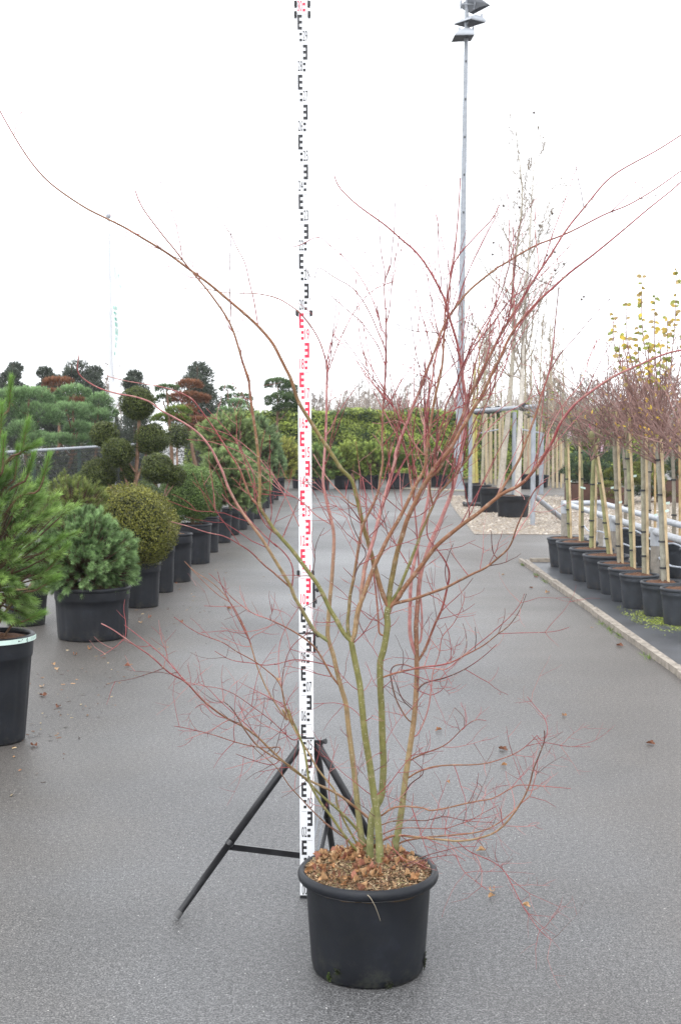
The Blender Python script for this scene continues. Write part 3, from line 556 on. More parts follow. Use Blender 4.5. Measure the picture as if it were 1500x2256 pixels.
# id: (parent, path, width at the start and end in photograph pixels, colours, lean in metres towards (-) or away from the camera)
BRN = {
 'A': (None, '7:560,2165 545,2100 520,1900 490,1600 465,1400 440,1200 425,1050 395,950 355,800 330,680 300,590 282,520 288,420 300,250 318,60|16:285,1333 255,1180 225,1050 205,950 210,830 225,600 230,400 232,160 235,50', 14, 4, (GR, YB, YB, PK, PK), .10),
 'B': (None, '10:1165,1690 1150,1400 1130,1150 1090,900 1050,600 1000,300 970,0|7:530,900 510,800 485,680 465,570', 17, 13, (GR, OL, OL), -.06),
 'C': (None, '10:1060,1650 1052,1560 1072,1200 1105,1090 1150,1030 1180,950 1192,800 1200,600 1187,300 1180,0|7:690,1000 685,850 685,720 710,640 735,500 745,400|1:500,1800 530,1690', 16, 14, (GR, OL, OL), -.02),
 'D': (None, '7:800,2110 815,2060 850,1850 880,1600 910,1400 945,1150 960,950 965,750 960,500|1:830,1900 850,1650 870,1400 900,1250 950,1100 1000,960 1060,830 1110,720 1160,590 1210,470 1250,330 1280,220 1320,50 1330,0|2:990,1400 1020,1230 1022,1100 1035,950 1010,750 970,480 950,350 920,220 870,60 850,0|3:1060,1190 990,1040 885,860 790,745 705,675 560,547 410,440 320,372 230,290 175,230 145,170 135,125', 14, 1.6, (GR, YB, BR, PK, PK, RD, RD, RD), .12),
 'A1': ('A', '14:560,750 500,550 415,390 330,280 265,210 110,105 0,60|6:1180,930 1130,928 1030,925 950,908 860,905 790,913 770,890', 4, 1.4, (RD, BR), -.1),
 'A2': ('A', '14:560,750 600,560 660,380 690,240 695,130 680,25', 3, 1.2, (RD, RD), .1),
 'A3': ('A', '14:566,885 640,660 745,400|3:215,1420 285,1285 345,1200 420,1115 480,1065 560,1035 670,990', 3, 1, (RD, RD), .1),
 'B1': ('B', '7:465,565 410,510 350,400 300,320 250,210 200,120 110,0|15:215,540 100,410 0,290|12:930,1340 850,1220 828,1190 835,1000 825,800 800,580 770,380 745,180|6:1145,1330 1115,1250 1095,1180 1070,1100 1035,1030 990,965 945,905 865,810 800,725 750,665 660,545 630,485 622,458', 10.5, 1.6, (OL, OL, BR, BR, RD), -.15),
 'B1a': ('B1', '12:825,1190 760,1110 700,960 660,860 550,690 450,530 340,380 280,300 170,240 0,190|17:1050,335 870,290', 5, 1.4, (BR, RD, PK), -.15),
 'B1s': ('B1', '12:1020,1450 1060,1350 1110,1240 1165,1110', 3.5, 2, (RD, DK), .05),
 'A4': ('A', '15:590,1480 540,1440 450,1380 400,1310 330,1190 280,1100 215,990 195,910|12:930,1580 850,1450 760,1330 680,1220 620,1120 560,1000 540,930 480,800 440,720 350,600 250,520 130,450 0,380|17:1250,510 1100,460 1000,445 850,405 740,350 640,260 655,110', 9, 1, (GR, YB, PK, PK, RD), -.25),
 'A4a': ('A4', '15:200,920 215,800 210,700 170,610 100,530 0,440|12:990,1530 900,1450 780,1330 700,1240 600,1180 520,1080', 4, 2, (RD, RD), .06),
 'A4b': ('A4', '15:195,940 80,820 0,750|12:950,1730 880,1680 760,1560 650,1490 540,1430 400,1400 250,1350 100,1310', 4.5, 1.3, (BR, RD, PK), -.1),
 'B1c': ('B1', '12:1000,1450 870,1320 790,1100 790,950 740,830 640,650 540,530 390,370', 3.5, 1.2, (RD, RD), .08),
 'B1d': ('A4', '12:1160,1350 1050,1110 950,970 840,850 660,730 430,650 230,630', 3, 1, (PK, RD), .1),
 'B1e': ('A', '12:1420,1340 1300,1260 1200,1160 1030,1040 900,870 800,760 660,640 540,575 320,515', 3, 1, (PK, RD), .1),
 'C1': ('C', '1:515,1690 470,1560 420,1400 380,1240 340,1100 300,950 245,780 200,560 165,420 125,275 60,220 0,160|16:280,750 200,630 110,490 20,340|14:200,930 140,810 80,690 0,540|6:1185,1080 1120,1020 1055,965 960,885 865,815 765,742 655,675 565,622 480,580 395,537 290,468 215,408 150,335 95,255 50,180 20,128 0,90|0:-22,205', 11, 1.7, (BR, OL, BR, BR, BR, RD), -.25),
 'C1a': ('C1', '6:1190,1080 1165,960 1145,880 1125,790 1090,725 1060,660 1025,605 995,520 983,475', 3.5, 1.3, (RD, DK), .1),
 'C1s': ('C1', '1:125,290 128,250 122,212', 6, 3, (DK, DK), 0),
 'B2': ('B', '7:462,560 440,500 436,420|1:95,1700 105,1560 140,1400 165,1250 195,1050 235,830 290,690 345,590 420,400 440,250 470,60|2:110,1480 108,1300 115,1100 130,800 142,650 155,380 150,0|3:560,1250 548,1080 555,1000 575,940 593,880', 8, 1.2, (OL, BR, BR, RD, RD), .12),
 'B2a': ('B2', '2:150,380 120,280 75,180 0,0|3:415,1245 370,1165 318,1095 250,1037 125,970 0,890|6:1440,875 1400,810', 3.5, 1, (RD, DK), .05),
 'B2b': ('B2', '2:130,530 100,400 60,300 0,215|3:360,1345 290,1285 230,1235 145,1160 60,1085 0,1035|6:1420,960', 3.2, 1, (RD, DK), -.05),
 'B2c': ('B2', '3:545,1480 520,1380 495,1280 455,1170 410,1075 345,965 282,885 195,790 105,718 0,640|6:1345,715 1245,640 1180,580 1150,540', 2.6, .9, (RD, RD), .1),
 'B2d': ('B2', '3:548,1050 520,980 475,915 440,855 360,720 275,550 195,430 145,345 110,312', 2, .8, (RD, RD), -.1),
 'B2e': ('B2', '2:130,1020 200,920 290,740 385,600 470,495', 3, 1.1, (RD, RD), .1),
 'B2f': ('B2', '2:120,800 60,670 0,560|16:540,60 500,0|0:780,745', 3, 1.2, (RD, RD), .06),
 'B3': ('B', '7:468,565 490,530 515,350 540,270|1:230,1480 250,1400 265,1250 300,1150 330,1050 375,900 410,760 440,640 480,500 530,330 570,200 600,80 615,0|2:240,1580 260,1480 310,1330 340,1250 390,1140 430,1020 480,900 525,790 560,690 585,610 620,530 660,430 700,330 745,190 800,60 830,0|3:1165,1190 1245,1090 1350,1000 1445,925 1500,895|4:365,860 460,807 550,750 640,703 715,675 790,647 890,600 1035,525 1110,495 1190,462 1325,383 1455,293 1500,260|0:1520,365', 10, 1.8, (YB, PK, PK, BR, BR, RD, RD), .2),
 'B4': ('B', '7:470,565 485,540|1:190,1720 240,1600 280,1480 340,1320 400,1180 450,1080 530,910 620,760 700,610 780,440 850,300 920,180 945,60|2:600,1420 625,1290 655,1080 690,880 735,690 765,560 780,400 788,200 800,60|3:1050,1250 1080,1080 1105,930 1130,780 1150,570 1160,460 1173,240 1177,150', 11, 1.1, (YB, BR, BR, BR, RD, RD), -.1),
 'C2': ('C', '1:530,1680 535,1600 550,1450 575,1330 600,1190 640,1020 675,920 720,760 770,640 830,520 890,390 950,290 1010,200|2:660,1680 730,1590 820,1500 900,1380 960,1260 1030,1150 1100,1020 1180,900 1250,770 1300,650 1360,530 1420,420 1500,230|4:530,1170 600,1090 650,1035 730,965 820,882 960,775 1125,640 1300,492 1450,372 1500,325|0:1518,380', 12, 1.8, (OL, BR, BR, BR, RD, RD, RD), -.2),
 'C2b': ('C2', '2:610,1770 720,1690 790,1550 820,1450 880,1330 940,1200 1010,1050 1060,900 1130,740 1190,620 1260,480 1320,370 1400,210 1500,40|4:570,990 650,865 720,760 790,647 845,570 905,498 965,423 1045,328 1120,268 1205,218 1350,140 1500,45|0:1515,285', 8.5, 1.7, (BR, BR, RD, RD, RD), .15),
 'C2c': ('C2', '2:725,1585 700,1500 705,1380 715,1170 725,1050 705,850 685,650 650,400 600,150 560,0|3:890,1400 835,1200 805,1050 800,910 798,830', 4, 1, (DK, RD, RD), -.1),
 'C3': ('C', '1:545,1660 570,1600 620,1550 670,1430 710,1330 760,1210 810,1080 850,980 890,860 940,750 980,650 1020,570 1060,470 1110,400 1180,330 1270,230 1340,120 1420,30|2:1160,1300 1200,1120 1250,960 1330,780 1420,620', 8, 1.6, (OL, OL, BR, BR, RD), .05),
 'C3a': ('C3', '2:1100,1460 1200,1330 1300,1200 1400,1110 1500,1030|13:430,345 520,280 600,240 635,225', 3.2, 1, (PK, RD), .1),
 'C3b': ('C3', '1:1020,570 985,430 985,290 1000,200 1040,100|2:715,1380 740,1250 790,1110 800,1000 850,880 890,780 950,680 990,560 1040,440 1110,290 1200,120 1280,0|4:420,990 455,870 480,780 500,700 530,630 560,565', 5, 1.1, (BR, RD, RD), -.12),
 'C4': ('C', '1:560,1660 600,1640 700,1480 800,1350 900,1220 1000,1080 1060,1010 1150,930 1250,850 1350,770 1450,700|13:150,1060 270,960 340,910 430,870 520,780 600,660 660,560 700,460 800,330 930,230 1050,150 1200,80 1390,0|0:1500,771 1530,764', 11, 4, (BR, BR, BR, RD, PK, RD), -.35),
 'C4a': ('C4', '13:265,965 330,870 440,680|18:180,1725 300,1400 360,1200 410,1050 440,880 460,650 490,350', 6, 1.3, (BR, BR, RD, DK), .05),
 'C4b': ('C4a', '18:410,1060 500,900 600,790 770,590 935,420', 3, 1.2, (RD, DK), -.1),
 'C4c': ('C4', '18:370,1710 400,1560 440,1470 540,1300 680,1130 750,900 800,800 860,740 980,590', 2.8, 1, (PK, RD), .1),
 'C4d': ('C4', '18:715,1230 770,1090 830,970 890,860 990,700', 2.4, 1, (RD, RD), -.1),
 'C5': ('C', '1:560,1665 585,1650 700,1625 850,1585 1000,1530 1170,1470 1300,1400 1410,1345 1500,1300|13:200,1420 300,1340 370,1270 420,1130 500,960 540,890 605,840', 7.5, 1.4, (BR, BR, BR, RD), -.3),
 'C5a': ('C5', '13:378,1235 450,1130 560,980 640,890', 3, 1.1, (PK, PK), .1),
 'C5b': ('C5', '8:655,430 600,360 510,240', 2.6, 1.5, (RD, DK), .05), 'C5c': ('C5', '8:850,270 833,180 830,75', 2.6, 1.6, (RD, DK), -.05),
 'C5d': ('C5', '8:740,360 755,290 770,195', 2, 1.2, (RD, RD), .05), 'C5e': ('C5', '8:370,550 335,470 310,390', 2.4, 1.6, (RD, DK), .05),
 'D1': ('D', '8:230,1070 205,960 187,850|1:765,1700 775,1430 800,1250 840,1070 870,900 910,760 930,660 965,500 975,380 960,250 945,100|2:585,1500 575,1350 577,1200 595,1000 650,730 680,540 715,350 770,210 830,20|3:1080,1090 1110,930 1125,860 1180,770 1240,705 1330,610 1385,555 1450,480 1500,375', 8.5, 1, (PK, PK, PK, PK, RD, RD), .1),
 'D2': ('D', '8:255,1110 300,1020 340,920 400,770 440,690 470,570 500,430 490,360 450,280 390,200|1:1040,1020 960,920 950,800 975,640 980,500', 6, 2, (BR, RD, PK), -.1),
 'D2a': ('D2', '8:485,500 465,420 470,340 500,240 530,170', 2.6, 1.4, (RD, DK), -.05), 'D2b': ('D2', '8:430,710 500,640 580,570 640,500 685,440', 2.6, 1.2, (RD, DK), .06),
 'D3': ('D', '8:270,960 285,800 277,640|1:870,1450 858,1150 850,1020 840,850 820,650 790,400 770,200 740,50|2:400,1650 370,1450 320,1280 270,1170 240,1040 205,830', 5, 2, (PK, PK, RD, BR, RD), .06),
 'X1': ('B4', '2:560,1510 450,1370 370,1200 290,1080 200,940 120,860 0,720|0:797,816', 5, 1.6, (BR, RD, RD), .1),
 'X2': ('B4', '2:545,1680 480,1420 440,1280 420,1100 390,950 375,740', 2.6, 1, (PK, PK), -.1),
 'X3': ('D', '2:915,1690 830,1580 760,1480 690,1350 600,1240 550,1150 530,1060 500,940', 3.8, 1.4, (PK, PK), .08),
 'X4': ('D', '2:1010,1010 960,760 940,620 900,480 850,340 800,230 740,170 690,155 490,150 350,110 230,50', 3.6, 1.1, (RD, DK, DK), -.12),
 'X5': ('B4', '2:700,770 620,660 500,500 360,290 280,60', 2.2, .9, (RD, DK), -.06), 'X6': ('B4', '2:640,690 420,550 190,445', 2, .9, (RD, RD), .1),
 'X7': ('B4', '2:730,700 850,560 950,450 1080,320 1230,220', 2.4, 1, (RD, DK), .06),
 'X8': ('D', '2:1040,930 1080,760 1100,650 1140,480 1180,350 1240,170 1300,0|4:400,1040 440,930', 4, 1.4, (RD, RD), -.05),
 'X9': ('D', '2:900,980 960,760 985,650 1030,500 1100,360 1170,250 1340,40|4:470,1040 590,950 680,870 830,712 920,628', 4, 1, (PK, RD, RD), .15),
 'X11': ('C1', '1:195,605 100,540 0,430|0:720,1052 690,1000', 4, 1.6, (BR, PK), .1), 'X12': ('C1', '1:240,775 150,640 60,530 0,490', 3, 1.2, (RD, RD), -.1),
 'X13': ('C2', '1:755,712 690,640 660,450 655,250 645,160', 2.6, 1.2, (PK, PK), .06), 'X14': ('C2', '1:750,712 850,690 950,620 1060,500 1200,380', 2.6, 1.1, (RD, PK), -.06),
 'X15': ('B4', '1:525,905 490,760 450,620 430,450', 2.8, 1.4, (DK, DK), .05), 'X16': ('C2', '1:830,515 790,400 760,240 740,60 720,0', 4.5, 2.2, (BR, BR), .08),
 'X17': ('B4', '1:690,650 560,540 400,400 240,250 120,180', 2.4, 1.1, (RD, PK), -.1), 'X18': ('D', '1:850,1400 780,1280 640,1050 560,920 450,770 300,600 120,430', 3.4, 1.2, (RD, PK), .1),
 'X19': ('B2', '1:150,1400 200,1230 285,1130 290,1080 230,990 150,830 95,650 85,450', 3.6, 1.4, (DK, DK), -.06),
 'X20': ('C', '7:720,470 695,300 660,130 640,0|1:380,1400 355,1200', 3, 1.6, (RD, RD), .1),
 'X21': ('B', '7:470,600 560,500 640,380 720,280', 3, 1.4, (RD, PK), -.1),
 'X23': ('B3', '1:300,920 390,840 470,740 530,630', 2.6, 1.5, (RD, DK), -.05), 'X24': ('C', '1:430,2000 415,1800 388,1500 365,1320 330,1000 300,880 285,650 280,480 240,260', 5, 2.4, (BR, RD, RD), .1),
 # low spray on the left
 'L1': (None, '10:960,1600 850,1470 740,1330 640,1180 560,1080 480,960 400,810 385,740 370,600 330,400 250,210 160,0|5:1340,1200 1290,1090 1262,950', 6.5, 3.6, (OL, OL, OL, BR), -.05),
 'L1a': ('L1', '5:1262,950 1230,890 1160,830 1080,770 950,700 880,650 700,580 550,478', 3.2, 1.3, (BR, RD), -.1), 'L1b': ('L1', '5:1262,950 1270,850 1300,730 1340,660 1400,610 1470,560', 3.2, 1.3, (DK, RD), .08),
 'L1c': ('L1', '5:1258,960 1240,800 1250,650 1290,550 1370,420', 2.4, 1, (PK, RD), .1),
 'L2': (None, '10:1035,1480 900,1300 720,1110 600,1010 480,900 380,790 220,650 130,590|5:1200,1400 1100,1330 1050,1270 1000,1200 970,1140 930,1080 880,1040', 7, 2, (OL, OL, BR, DK), -.15),
 'L3': (None, '10:1035,1190 840,1030 700,930 560,860 430,800 250,690|5:1240,1405 1170,1340 1100,1270 1000,1200 900,1150 800,1080 720,1010 650,930 600,890 520,850 400,740 290,665 150,565 70,522', 6, 1.4, (BR, YB, BR, RD, PK), -.25),
 'L3b': ('L3', '5:640,925 560,830 480,740 350,630 220,530', 3, 1.1, (RD, RD), .06), 'L3c': ('L1', '5:1340,1300 1200,1170 1080,1080 950,990 850,950 740,935 620,905', 2.8, 1.2, (RD, PK), -.2),
 'L3d': ('L3', '5:1150,1310 1050,1210 960,1130 850,1030 770,945 720,920', 2.6, 1.1, (RD, RD), .08), 'L3e': ('L3', '5:1260,1340 1150,1345 1050,1330 950,1305 860,1275 780,1250 610,1210 550,1200', 3, 1, (BR, RD), -.1),
 'L3f': ('L3', '5:1210,1460 1080,1430 960,1385', 2.4, 1, (RD, RD), -.1), 'L3g': ('L3', '5:900,1150 820,1130 740,1050 690,1082', 2.2, 1, (RD, RD), .1),
 'L4': (None, '10:930,1500 780,1230 700,1050 680,900 600,800 480,650 390,480 290,330 200,160 100,0|5:1300,1170 1220,1050 1160,950 1125,870 1090,780 1050,640 1000,530 950,440 900,350 800,250 690,180 620,110', 5.5, 1.4, (OL, YB, YB, BR, BR), .02),
 'L4b': ('L4', '5:1092,780 1030,580 960,440 920,380 850,340 720,220 620,110', 3, 1.2, (RD, BR), .05), 'L4c': ('L4', '5:1060,660 940,420 860,260 840,180', 2.6, 1.1, (RD, RD), -.06),
 'L5': ('A', '15:700,1940 620,1840 560,1730 460,1560 380,1480 300,1420 150,1330 0,1260|5:1280,540 1170,490 1080,460 1000,405 920,340 860,260 780,190', 5, 1.3, (BR, BR, PK, RD), -.2),
 'L5a': ('L5', '5:1000,405 880,410 750,405', 2, 1, (PK, RD), .05), 'L5b': ('A', '15:640,1755 580,1720 450,1690 240,1660 150,1680 0,1720|5:1240,785 1150,800 1080,785 930,765 820,705', 3, 1.1, (RD, RD), -.1),
 'L6': (None, '10:800,1420 760,1390 600,1270 420,1100 300,970 180,840 90,700 0,600|11:950,340 860,250', 4, 1.6, (BR, BR), -.1),
 # low spray on the right
 'R1': (None, '7:700,2095 760,2060 820,2050 950,2065 1100,2080 1250,2095|9:350,1515 480,1510 620,1480 720,1440 800,1370 850,1310 920,1210 970,1120 1010,1010 1025,930 1060,850 1110,720 1130,660 1120,600', 6, 1.5, (BR, YB, BR, DK), -.15),
 'R2': (None, '7:785,2150 850,2100 950,2080 1000,2070|9:300,1470 520,1450 640,1420 750,1360 850,1280 940,1190 1000,1150 1030,1050 1060,920 1065,840', 5, 1.5, (BR, BR, RD), .1),
 'R3': ('C', '7:690,1910 760,1850 850,1830 950,1835 1050,1850|9:150,1265 300,1245 420,1215 560,1185 700,1160 860,1070 950,1050 1340,1080', 5, 1.2, (BR, BR, RD), -.2),
 'R3a': ('R3', '9:555,1185 605,1070 560,1030', 2.4, 1.2, (DK, DK), .05),
 'R4': ('D', '7:905,1620 940,1580 1020,1550|9:200,900 350,885 500,885 650,870 780,830 880,790 970,730 1060,640', 4.6, 1.3, (BR, BR, RD), -.15),
 'R4a': ('R4', '9:970,730 1120,700 1300,730 1500,735', 1.8, .9, (RD, RD), -.1), 'R4b': ('R4', '9:1110,700 1150,600 1120,490 1060,420 980,320', 1.8, .9, (RD, RD), .08),
 'R5': ('D', '9:10,855 100,800 250,745 330,700 390,640 460,570 550,510 640,518', 4, 1.2, (BR, RD), -.1), 'R5a': ('R5', '9:460,570 455,490 380,410', 2.2, 1.2, (DK, DK), .05),
 'R6': ('D', '7:868,1800 880,1720 920,1650 990,1610 1028,1570 1020,1545 960,1500 930,1470', 3.4, 1.6, (DK, DK, RD), -.1),
 'R7': ('C', '7:690,1980 740,1950 820,1940 900,1935|9:150,1345 280,1310 400,1330 500,1350 700,1360', 3.4, 1.1, (BR, DK, RD), .0),
 'R8': ('C', '7:690,2050 780,2010 880,1995|9:200,1410 320,1410 400,1380 520,1340 600,1290 740,1220', 2.8, 1, (BR, RD), -.25),
 'R9': (None, '9:-40,1745 60,1700 150,1660 300,1635 390,1630 470,1680', 2.8, 1, (DK, RD), -.05), 'R9b': (None, '9:-60,1730 130,1640 350,1580 430,1560 560,1560', 2.6, 1, (DK, RD), -.1),
 'R10': ('R1', '9:385,1520 500,1600 620,1650 720,1700 790,1760 840,1850 900,1970 960,2080 1080,2250|0:1214,2072', 2.5, .9, (RD, RD), -.3),
 'R11': ('R10', '9:560,1620 590,1700 605,1800 600,1890', 1.7, .8, (PK, PK), -.05), 'R12': ('R9', '9:380,1632 450,1760 560,1850 650,1920', 1.7, .8, (RD, RD), -.1),
 'M1': ('C', '7:705,850 800,810 950,775|8:300,1140 420,1130 530,1100 620,1050 720,1000 800,950 880,880 950,835 1020,750 1070,660 1105,565', 5, 1.5, (BR, RD, BR, DK), -.25),
 'M2': ('D', '8:190,1580 120,1480 70,1370 45,1260 30,1180 40,1140 110,1120 180,1130 240,1160 350,1150 470,1165 530,1120 590,1070 700,980 790,910 860,850 940,780 1000,720 1060,640 1090,565', 4, 1.3, (BR, DK, PK, RD, RD), -.15),
 'M3': ('D', '8:240,1385 260,1300 310,1265 400,1245 500,1215 600,1170 700,1110 790,1040 870,965', 4, 1.2, (DK, DK, RD), -.15), 'M4': ('M1', '8:890,880 1010,875 1310,865 1440,830', 2, .9, (RD, RD), -.05),
 'M5': ('M1', '8:605,1060 635,1000 630,880 605,800', 2.4, 1.3, (DK, DK), .05), 'M6': ('M1', '8:710,1005 710,900 700,825', 2.2, 1.3, (DK, DK), -.05), 'M7': ('M1', '8:890,875 935,750 935,680', 2.4, 1.3, (DK, DK), .05),
 'M8': ('D', '8:235,1700 300,1570 340,1440 360,1270 370,1180 420,1040 440,900 500,840 550,770 610,640 620,550', 4, .9, (PK, PK, RD), -.1), 'M9': ('D', '8:212,1485 130,1400 80,1270 50,1200', 2.6, 1.3, (DK, DK), -.08),
}
shrub = thing('maple_shrub', (PC[0], PC[1], PH), 'tall multi-stemmed bare maple with green stems and red twigs in the middle pot', 'shrub')
PATH = {}; OBJ = {}
rs = np.random.RandomState(11)
soilz = PH + 0.012
base_y = {}
TW = Geo(); twigjobs = []
def pxpath(i): return PATH[i]
def add_branch(bid, par, q, w0, w1, cols, dz, jobs=True):
    if par is None:
        b0 = G(q[0][0], q[0][1], soilz); y0 = min(max(b0[1], YC - 0.14), YC + 0.13)
    else:
        pq, pY = PATH[par]; dd = np.hypot(*(pq - q[0]).T); k = int(dd.argmin()); y0 = pY[k]
        if dd[k] > 2.0 and dd[k] < 45: q = np.vstack([pq[k], q]) if dd[k] > 6 else np.vstack([pq[k], q[1:]])
    sp_ = smooth_path(q, 6.0)
    for _ in range(3):                                   # ease small wobbles of the tracing
        if len(sp_) > 8: sp_[1:-1] = 0.25 * sp_[:-2] + 0.5 * sp_[1:-1] + 0.25 * sp_[2:]
    L = np.concatenate([[0], np.cumsum(np.hypot(*np.diff(sp_, axis=0).T))]); t = L / L[-1]
    if w0 < 6: w0, w1 = w0 * 0.92, max(w1 * 0.92, 1.35)
    else: w1 = max(w1, 2.5)
    wig = 0.015 * np.sin(t * 7 + rs.rand() * 6) * t * min(1, L[-1] / 400)
    Y = y0 + dz * t ** 1.3 * 1.15 + wig
    PATH[bid] = (sp_, Y)
    p = np.array([P(a, b, y) for (a, b), y in zip(sp_, Y)])
    if par is None: p = np.vstack([p[0] - [0, 0, 0.05] + (p[0] - p[min(6, len(p) - 1)]) * 0.2, p]); t = np.concatenate([[0], t]); Y = np.concatenate([[y0], Y])
    wpx = w1 + (w0 - w1) * (1 - t) ** (1.2 if w0 > 6 and par is not None else (1.0 if w0 > 6 else 0.85))
    if par is None and w0 > 12: wpx = wpx * (1 + 0.22 * np.exp(-t * 22))
    r = wpx / 2 * mpp(Y) * 0.98
    ci = np.clip(t * (len(cols) - 1), 0, len(cols) - 1 - 1e-6); i0 = ci.astype(int); fr = (ci - i0)[:, None]; ca = np.array(cols)
    c = ca[i0] * (1 - fr) + ca[np.minimum(i0 + 1, len(cols) - 1)] * fr
    # joints: a swelling and a pale scar every 6 to 10 cm
    Lm = np.concatenate([[0], np.cumsum(np.linalg.norm(np.diff(p, axis=0), axis=1))]); s0 = rs.uniform(0.03, 0.07); k = 0
    while s0 < Lm[-1]:
        j = int(np.searchsorted(Lm, s0)); j = min(j, len(p) - 1)
        r[j] *= 1.05 if w0 > 12 else (1.15 if w0 > 6 else 1.3); c[j] = c[j] * (0.85 if w0 > 12 else 0.62) + np.array([0.40, 0.30, 0.22]) * (0.15 if w0 > 12 else 0.38) if w0 > 3.2 else c[j] * 0.8
        if jobs and t[j] > 0.04: twigjobs.append((bid, p[j], norm(p[min(j + 1, len(p) - 1)] - p[max(j - 1, 0)]), r[j], t[j], sp_[min(j, len(sp_) - 1)], w0))
        s0 += rs.uniform(0.055, 0.10) * (1.0 if w0 > 3 else 0.8)
    c = c * rs.uniform(0.82, 1.0)
    g = Geo(); tube(g, p, r, 12 if w0 > 10 else (8 if w0 > 4 else 6), c)
    # parts are the stems from the pot; branches hang under the stem they grow from
    root = bid; 
    while BRN[root][0] is not None: root = BRN[root][0]
    o = g.obj('stem' if par is None else 'branch', M['bark'], shrub if par is None else OBJ[root]); OBJ[bid] = o
for bid, (par, spec, w0, w1, cols, dz) in BRN.items(): add_branch(bid, par, trace(spec), w0, w1, cols, dz)
# straight young shoots through the middle and upper crown
for i in range(140):
    src = ['B2', 'B3', 'B4', 'C2', 'C2b', 'C3', 'D', 'D1', 'C3b', 'B3', 'C2', 'C2b', 'D', 'X16', 'X1', 'C4', 'B1', 'A'][i % 18]
    pq, pY = PATH[src]; ok = np.where((pq[:, 1] < 1180) & (pq[:, 1] > 600) & (pq[:, 0] < 1190))[0]
    k = ok[rs.randint(len(ok))]; s0 = pq[k]; k2 = min(k + 6, len(pq) - 1); tn = pq[k2] - pq[k]; tn = tn / (np.hypot(*tn) + 1e-6)
    d = np.array([tn[0] * 0.6 + rs.normal(0, 0.26), -1.0]); d /= np.hypot(*d); L = rs.uniform(90, 270); cv = rs.normal(0, 0.09)
    q = np.array([s0 + d * L * f + np.array([cv * L * f * f, 0]) for f in (0, .12, .35, .6, .82, 1)]); q[1] += np.array([d[1], -d[0]]) * -4
    BRN['S%d' % i] = (src, '', 0, 0, None, 0)
    add_branch('S%d' % i, src, q, rs.uniform(1.9, 3.1), 1.0, (RD, RD) if rs.rand() < .7 else (PK, RD), rs.normal(0, 0.12), False)
# fine red twigs
TG = {}
def twig_batch(n_pts, starts, dirs, lens, rads, rng, bend=0.35, lift=0.25):
    K = len(starts); t = np.linspace(0, 1, n_pts); p = np.zeros((K, n_pts, 3)); p[:, 0] = starts; d = norm(dirs)
    kink = rng.normal(0, bend, (K, 3))
    for i in range(1, n_pts):
        d = norm(d + kink * (0.5 / n_pts) * 2 + rng.normal(0, 0.12, (K, 3)) + np.array([0, 0, lift / n_pts]))
        p[:, i] = p[:, i - 1] + d * (lens / (n_pts - 1))[:, None]
    r = rads[:, None] * (1 - 0.55 * t)[None]
    return p, r, d
byroot = {}
for bid, pos, tan, rad, t, px, w0 in twigjobs:
    low = np.clip((px[1] - 1050) / 650.0, 0, 1)
    pr = 0.22 + 0.55 * low if w0 < 12 else 0.10 + 0.62 * np.clip((px[1] - 1350) / 200, 0, 1)
    if px[1] > 1600 and px[0] > 880: pr = max(pr, 0.8)
    if rs.rand() > pr: continue
    root = bid
    while BRN[root][0] is not None: root = BRN[root][0]
    side = norm(np.cross(tan, rs.normal(0, 1, 3)))
    for sgn in ((1, -1) if rs.rand() < 0.55 else (1,)):
        hi = px[1] < 1250; L = rs.uniform(0.05, 0.13 + 0.10 * low) * (2.2 if hi and rs.rand() < 0.5 else 1) * (0.72 if px[1] > 1550 and t > 0.5 and px[0] > 800 else 1); byroot.setdefault(root, []).append((pos, norm(tan * (rs.uniform(0.9, 1.8) if hi else rs.uniform(0.25, 0.9)) + side * sgn), L, min(rad * 0.6, rs.uniform(0.0010, 0.0015))))
for root, js in byroot.items():
    g = Geo(); st = np.array([j[0] for j in js]); di = np.array([j[1] for j in js]); le = np.array([j[2] for j in js]); ra = np.array([j[3] for j in js])
    p, r, _ = twig_batch(7, st, di, le, ra, rs); cc = np.where(rs.rand(len(js))[:, None] < 0.22, DK, np.where(rs.rand(len(js))[:, None] < 0.4, PK * 0.9, RD))
    tubes_batch(g, (p, r), 4, cc)
    s2, d2, l2, r2 = [], [], [], []
    for k in range(len(js)):
        for q in (2, 3, 4, 5):
            if rs.rand() < 0.50 * min(1, le[k] / 0.12):
                tn = norm(p[k, q + 1] - p[k, q - 1]); s2.append(p[k, q]); d2.append(norm(tn * 0.8 + norm(np.cross(tn, rs.normal(0, 1, 3))))); l2.append(le[k] * rs.uniform(0.25, 0.6)); r2.append(ra[k] * 0.72)
    if s2:
        p2, q2, _ = twig_batch(5, np.array(s2), np.array(d2), np.array(l2), np.array(r2), rs)
        tubes_batch(g, (p2, q2), 3, np.where(rs.rand(len(s2))[:, None] < 0.3, PK, RD))
    tag(g.obj('twigs', M['twig'], OBJ[root]), kind='stuff')
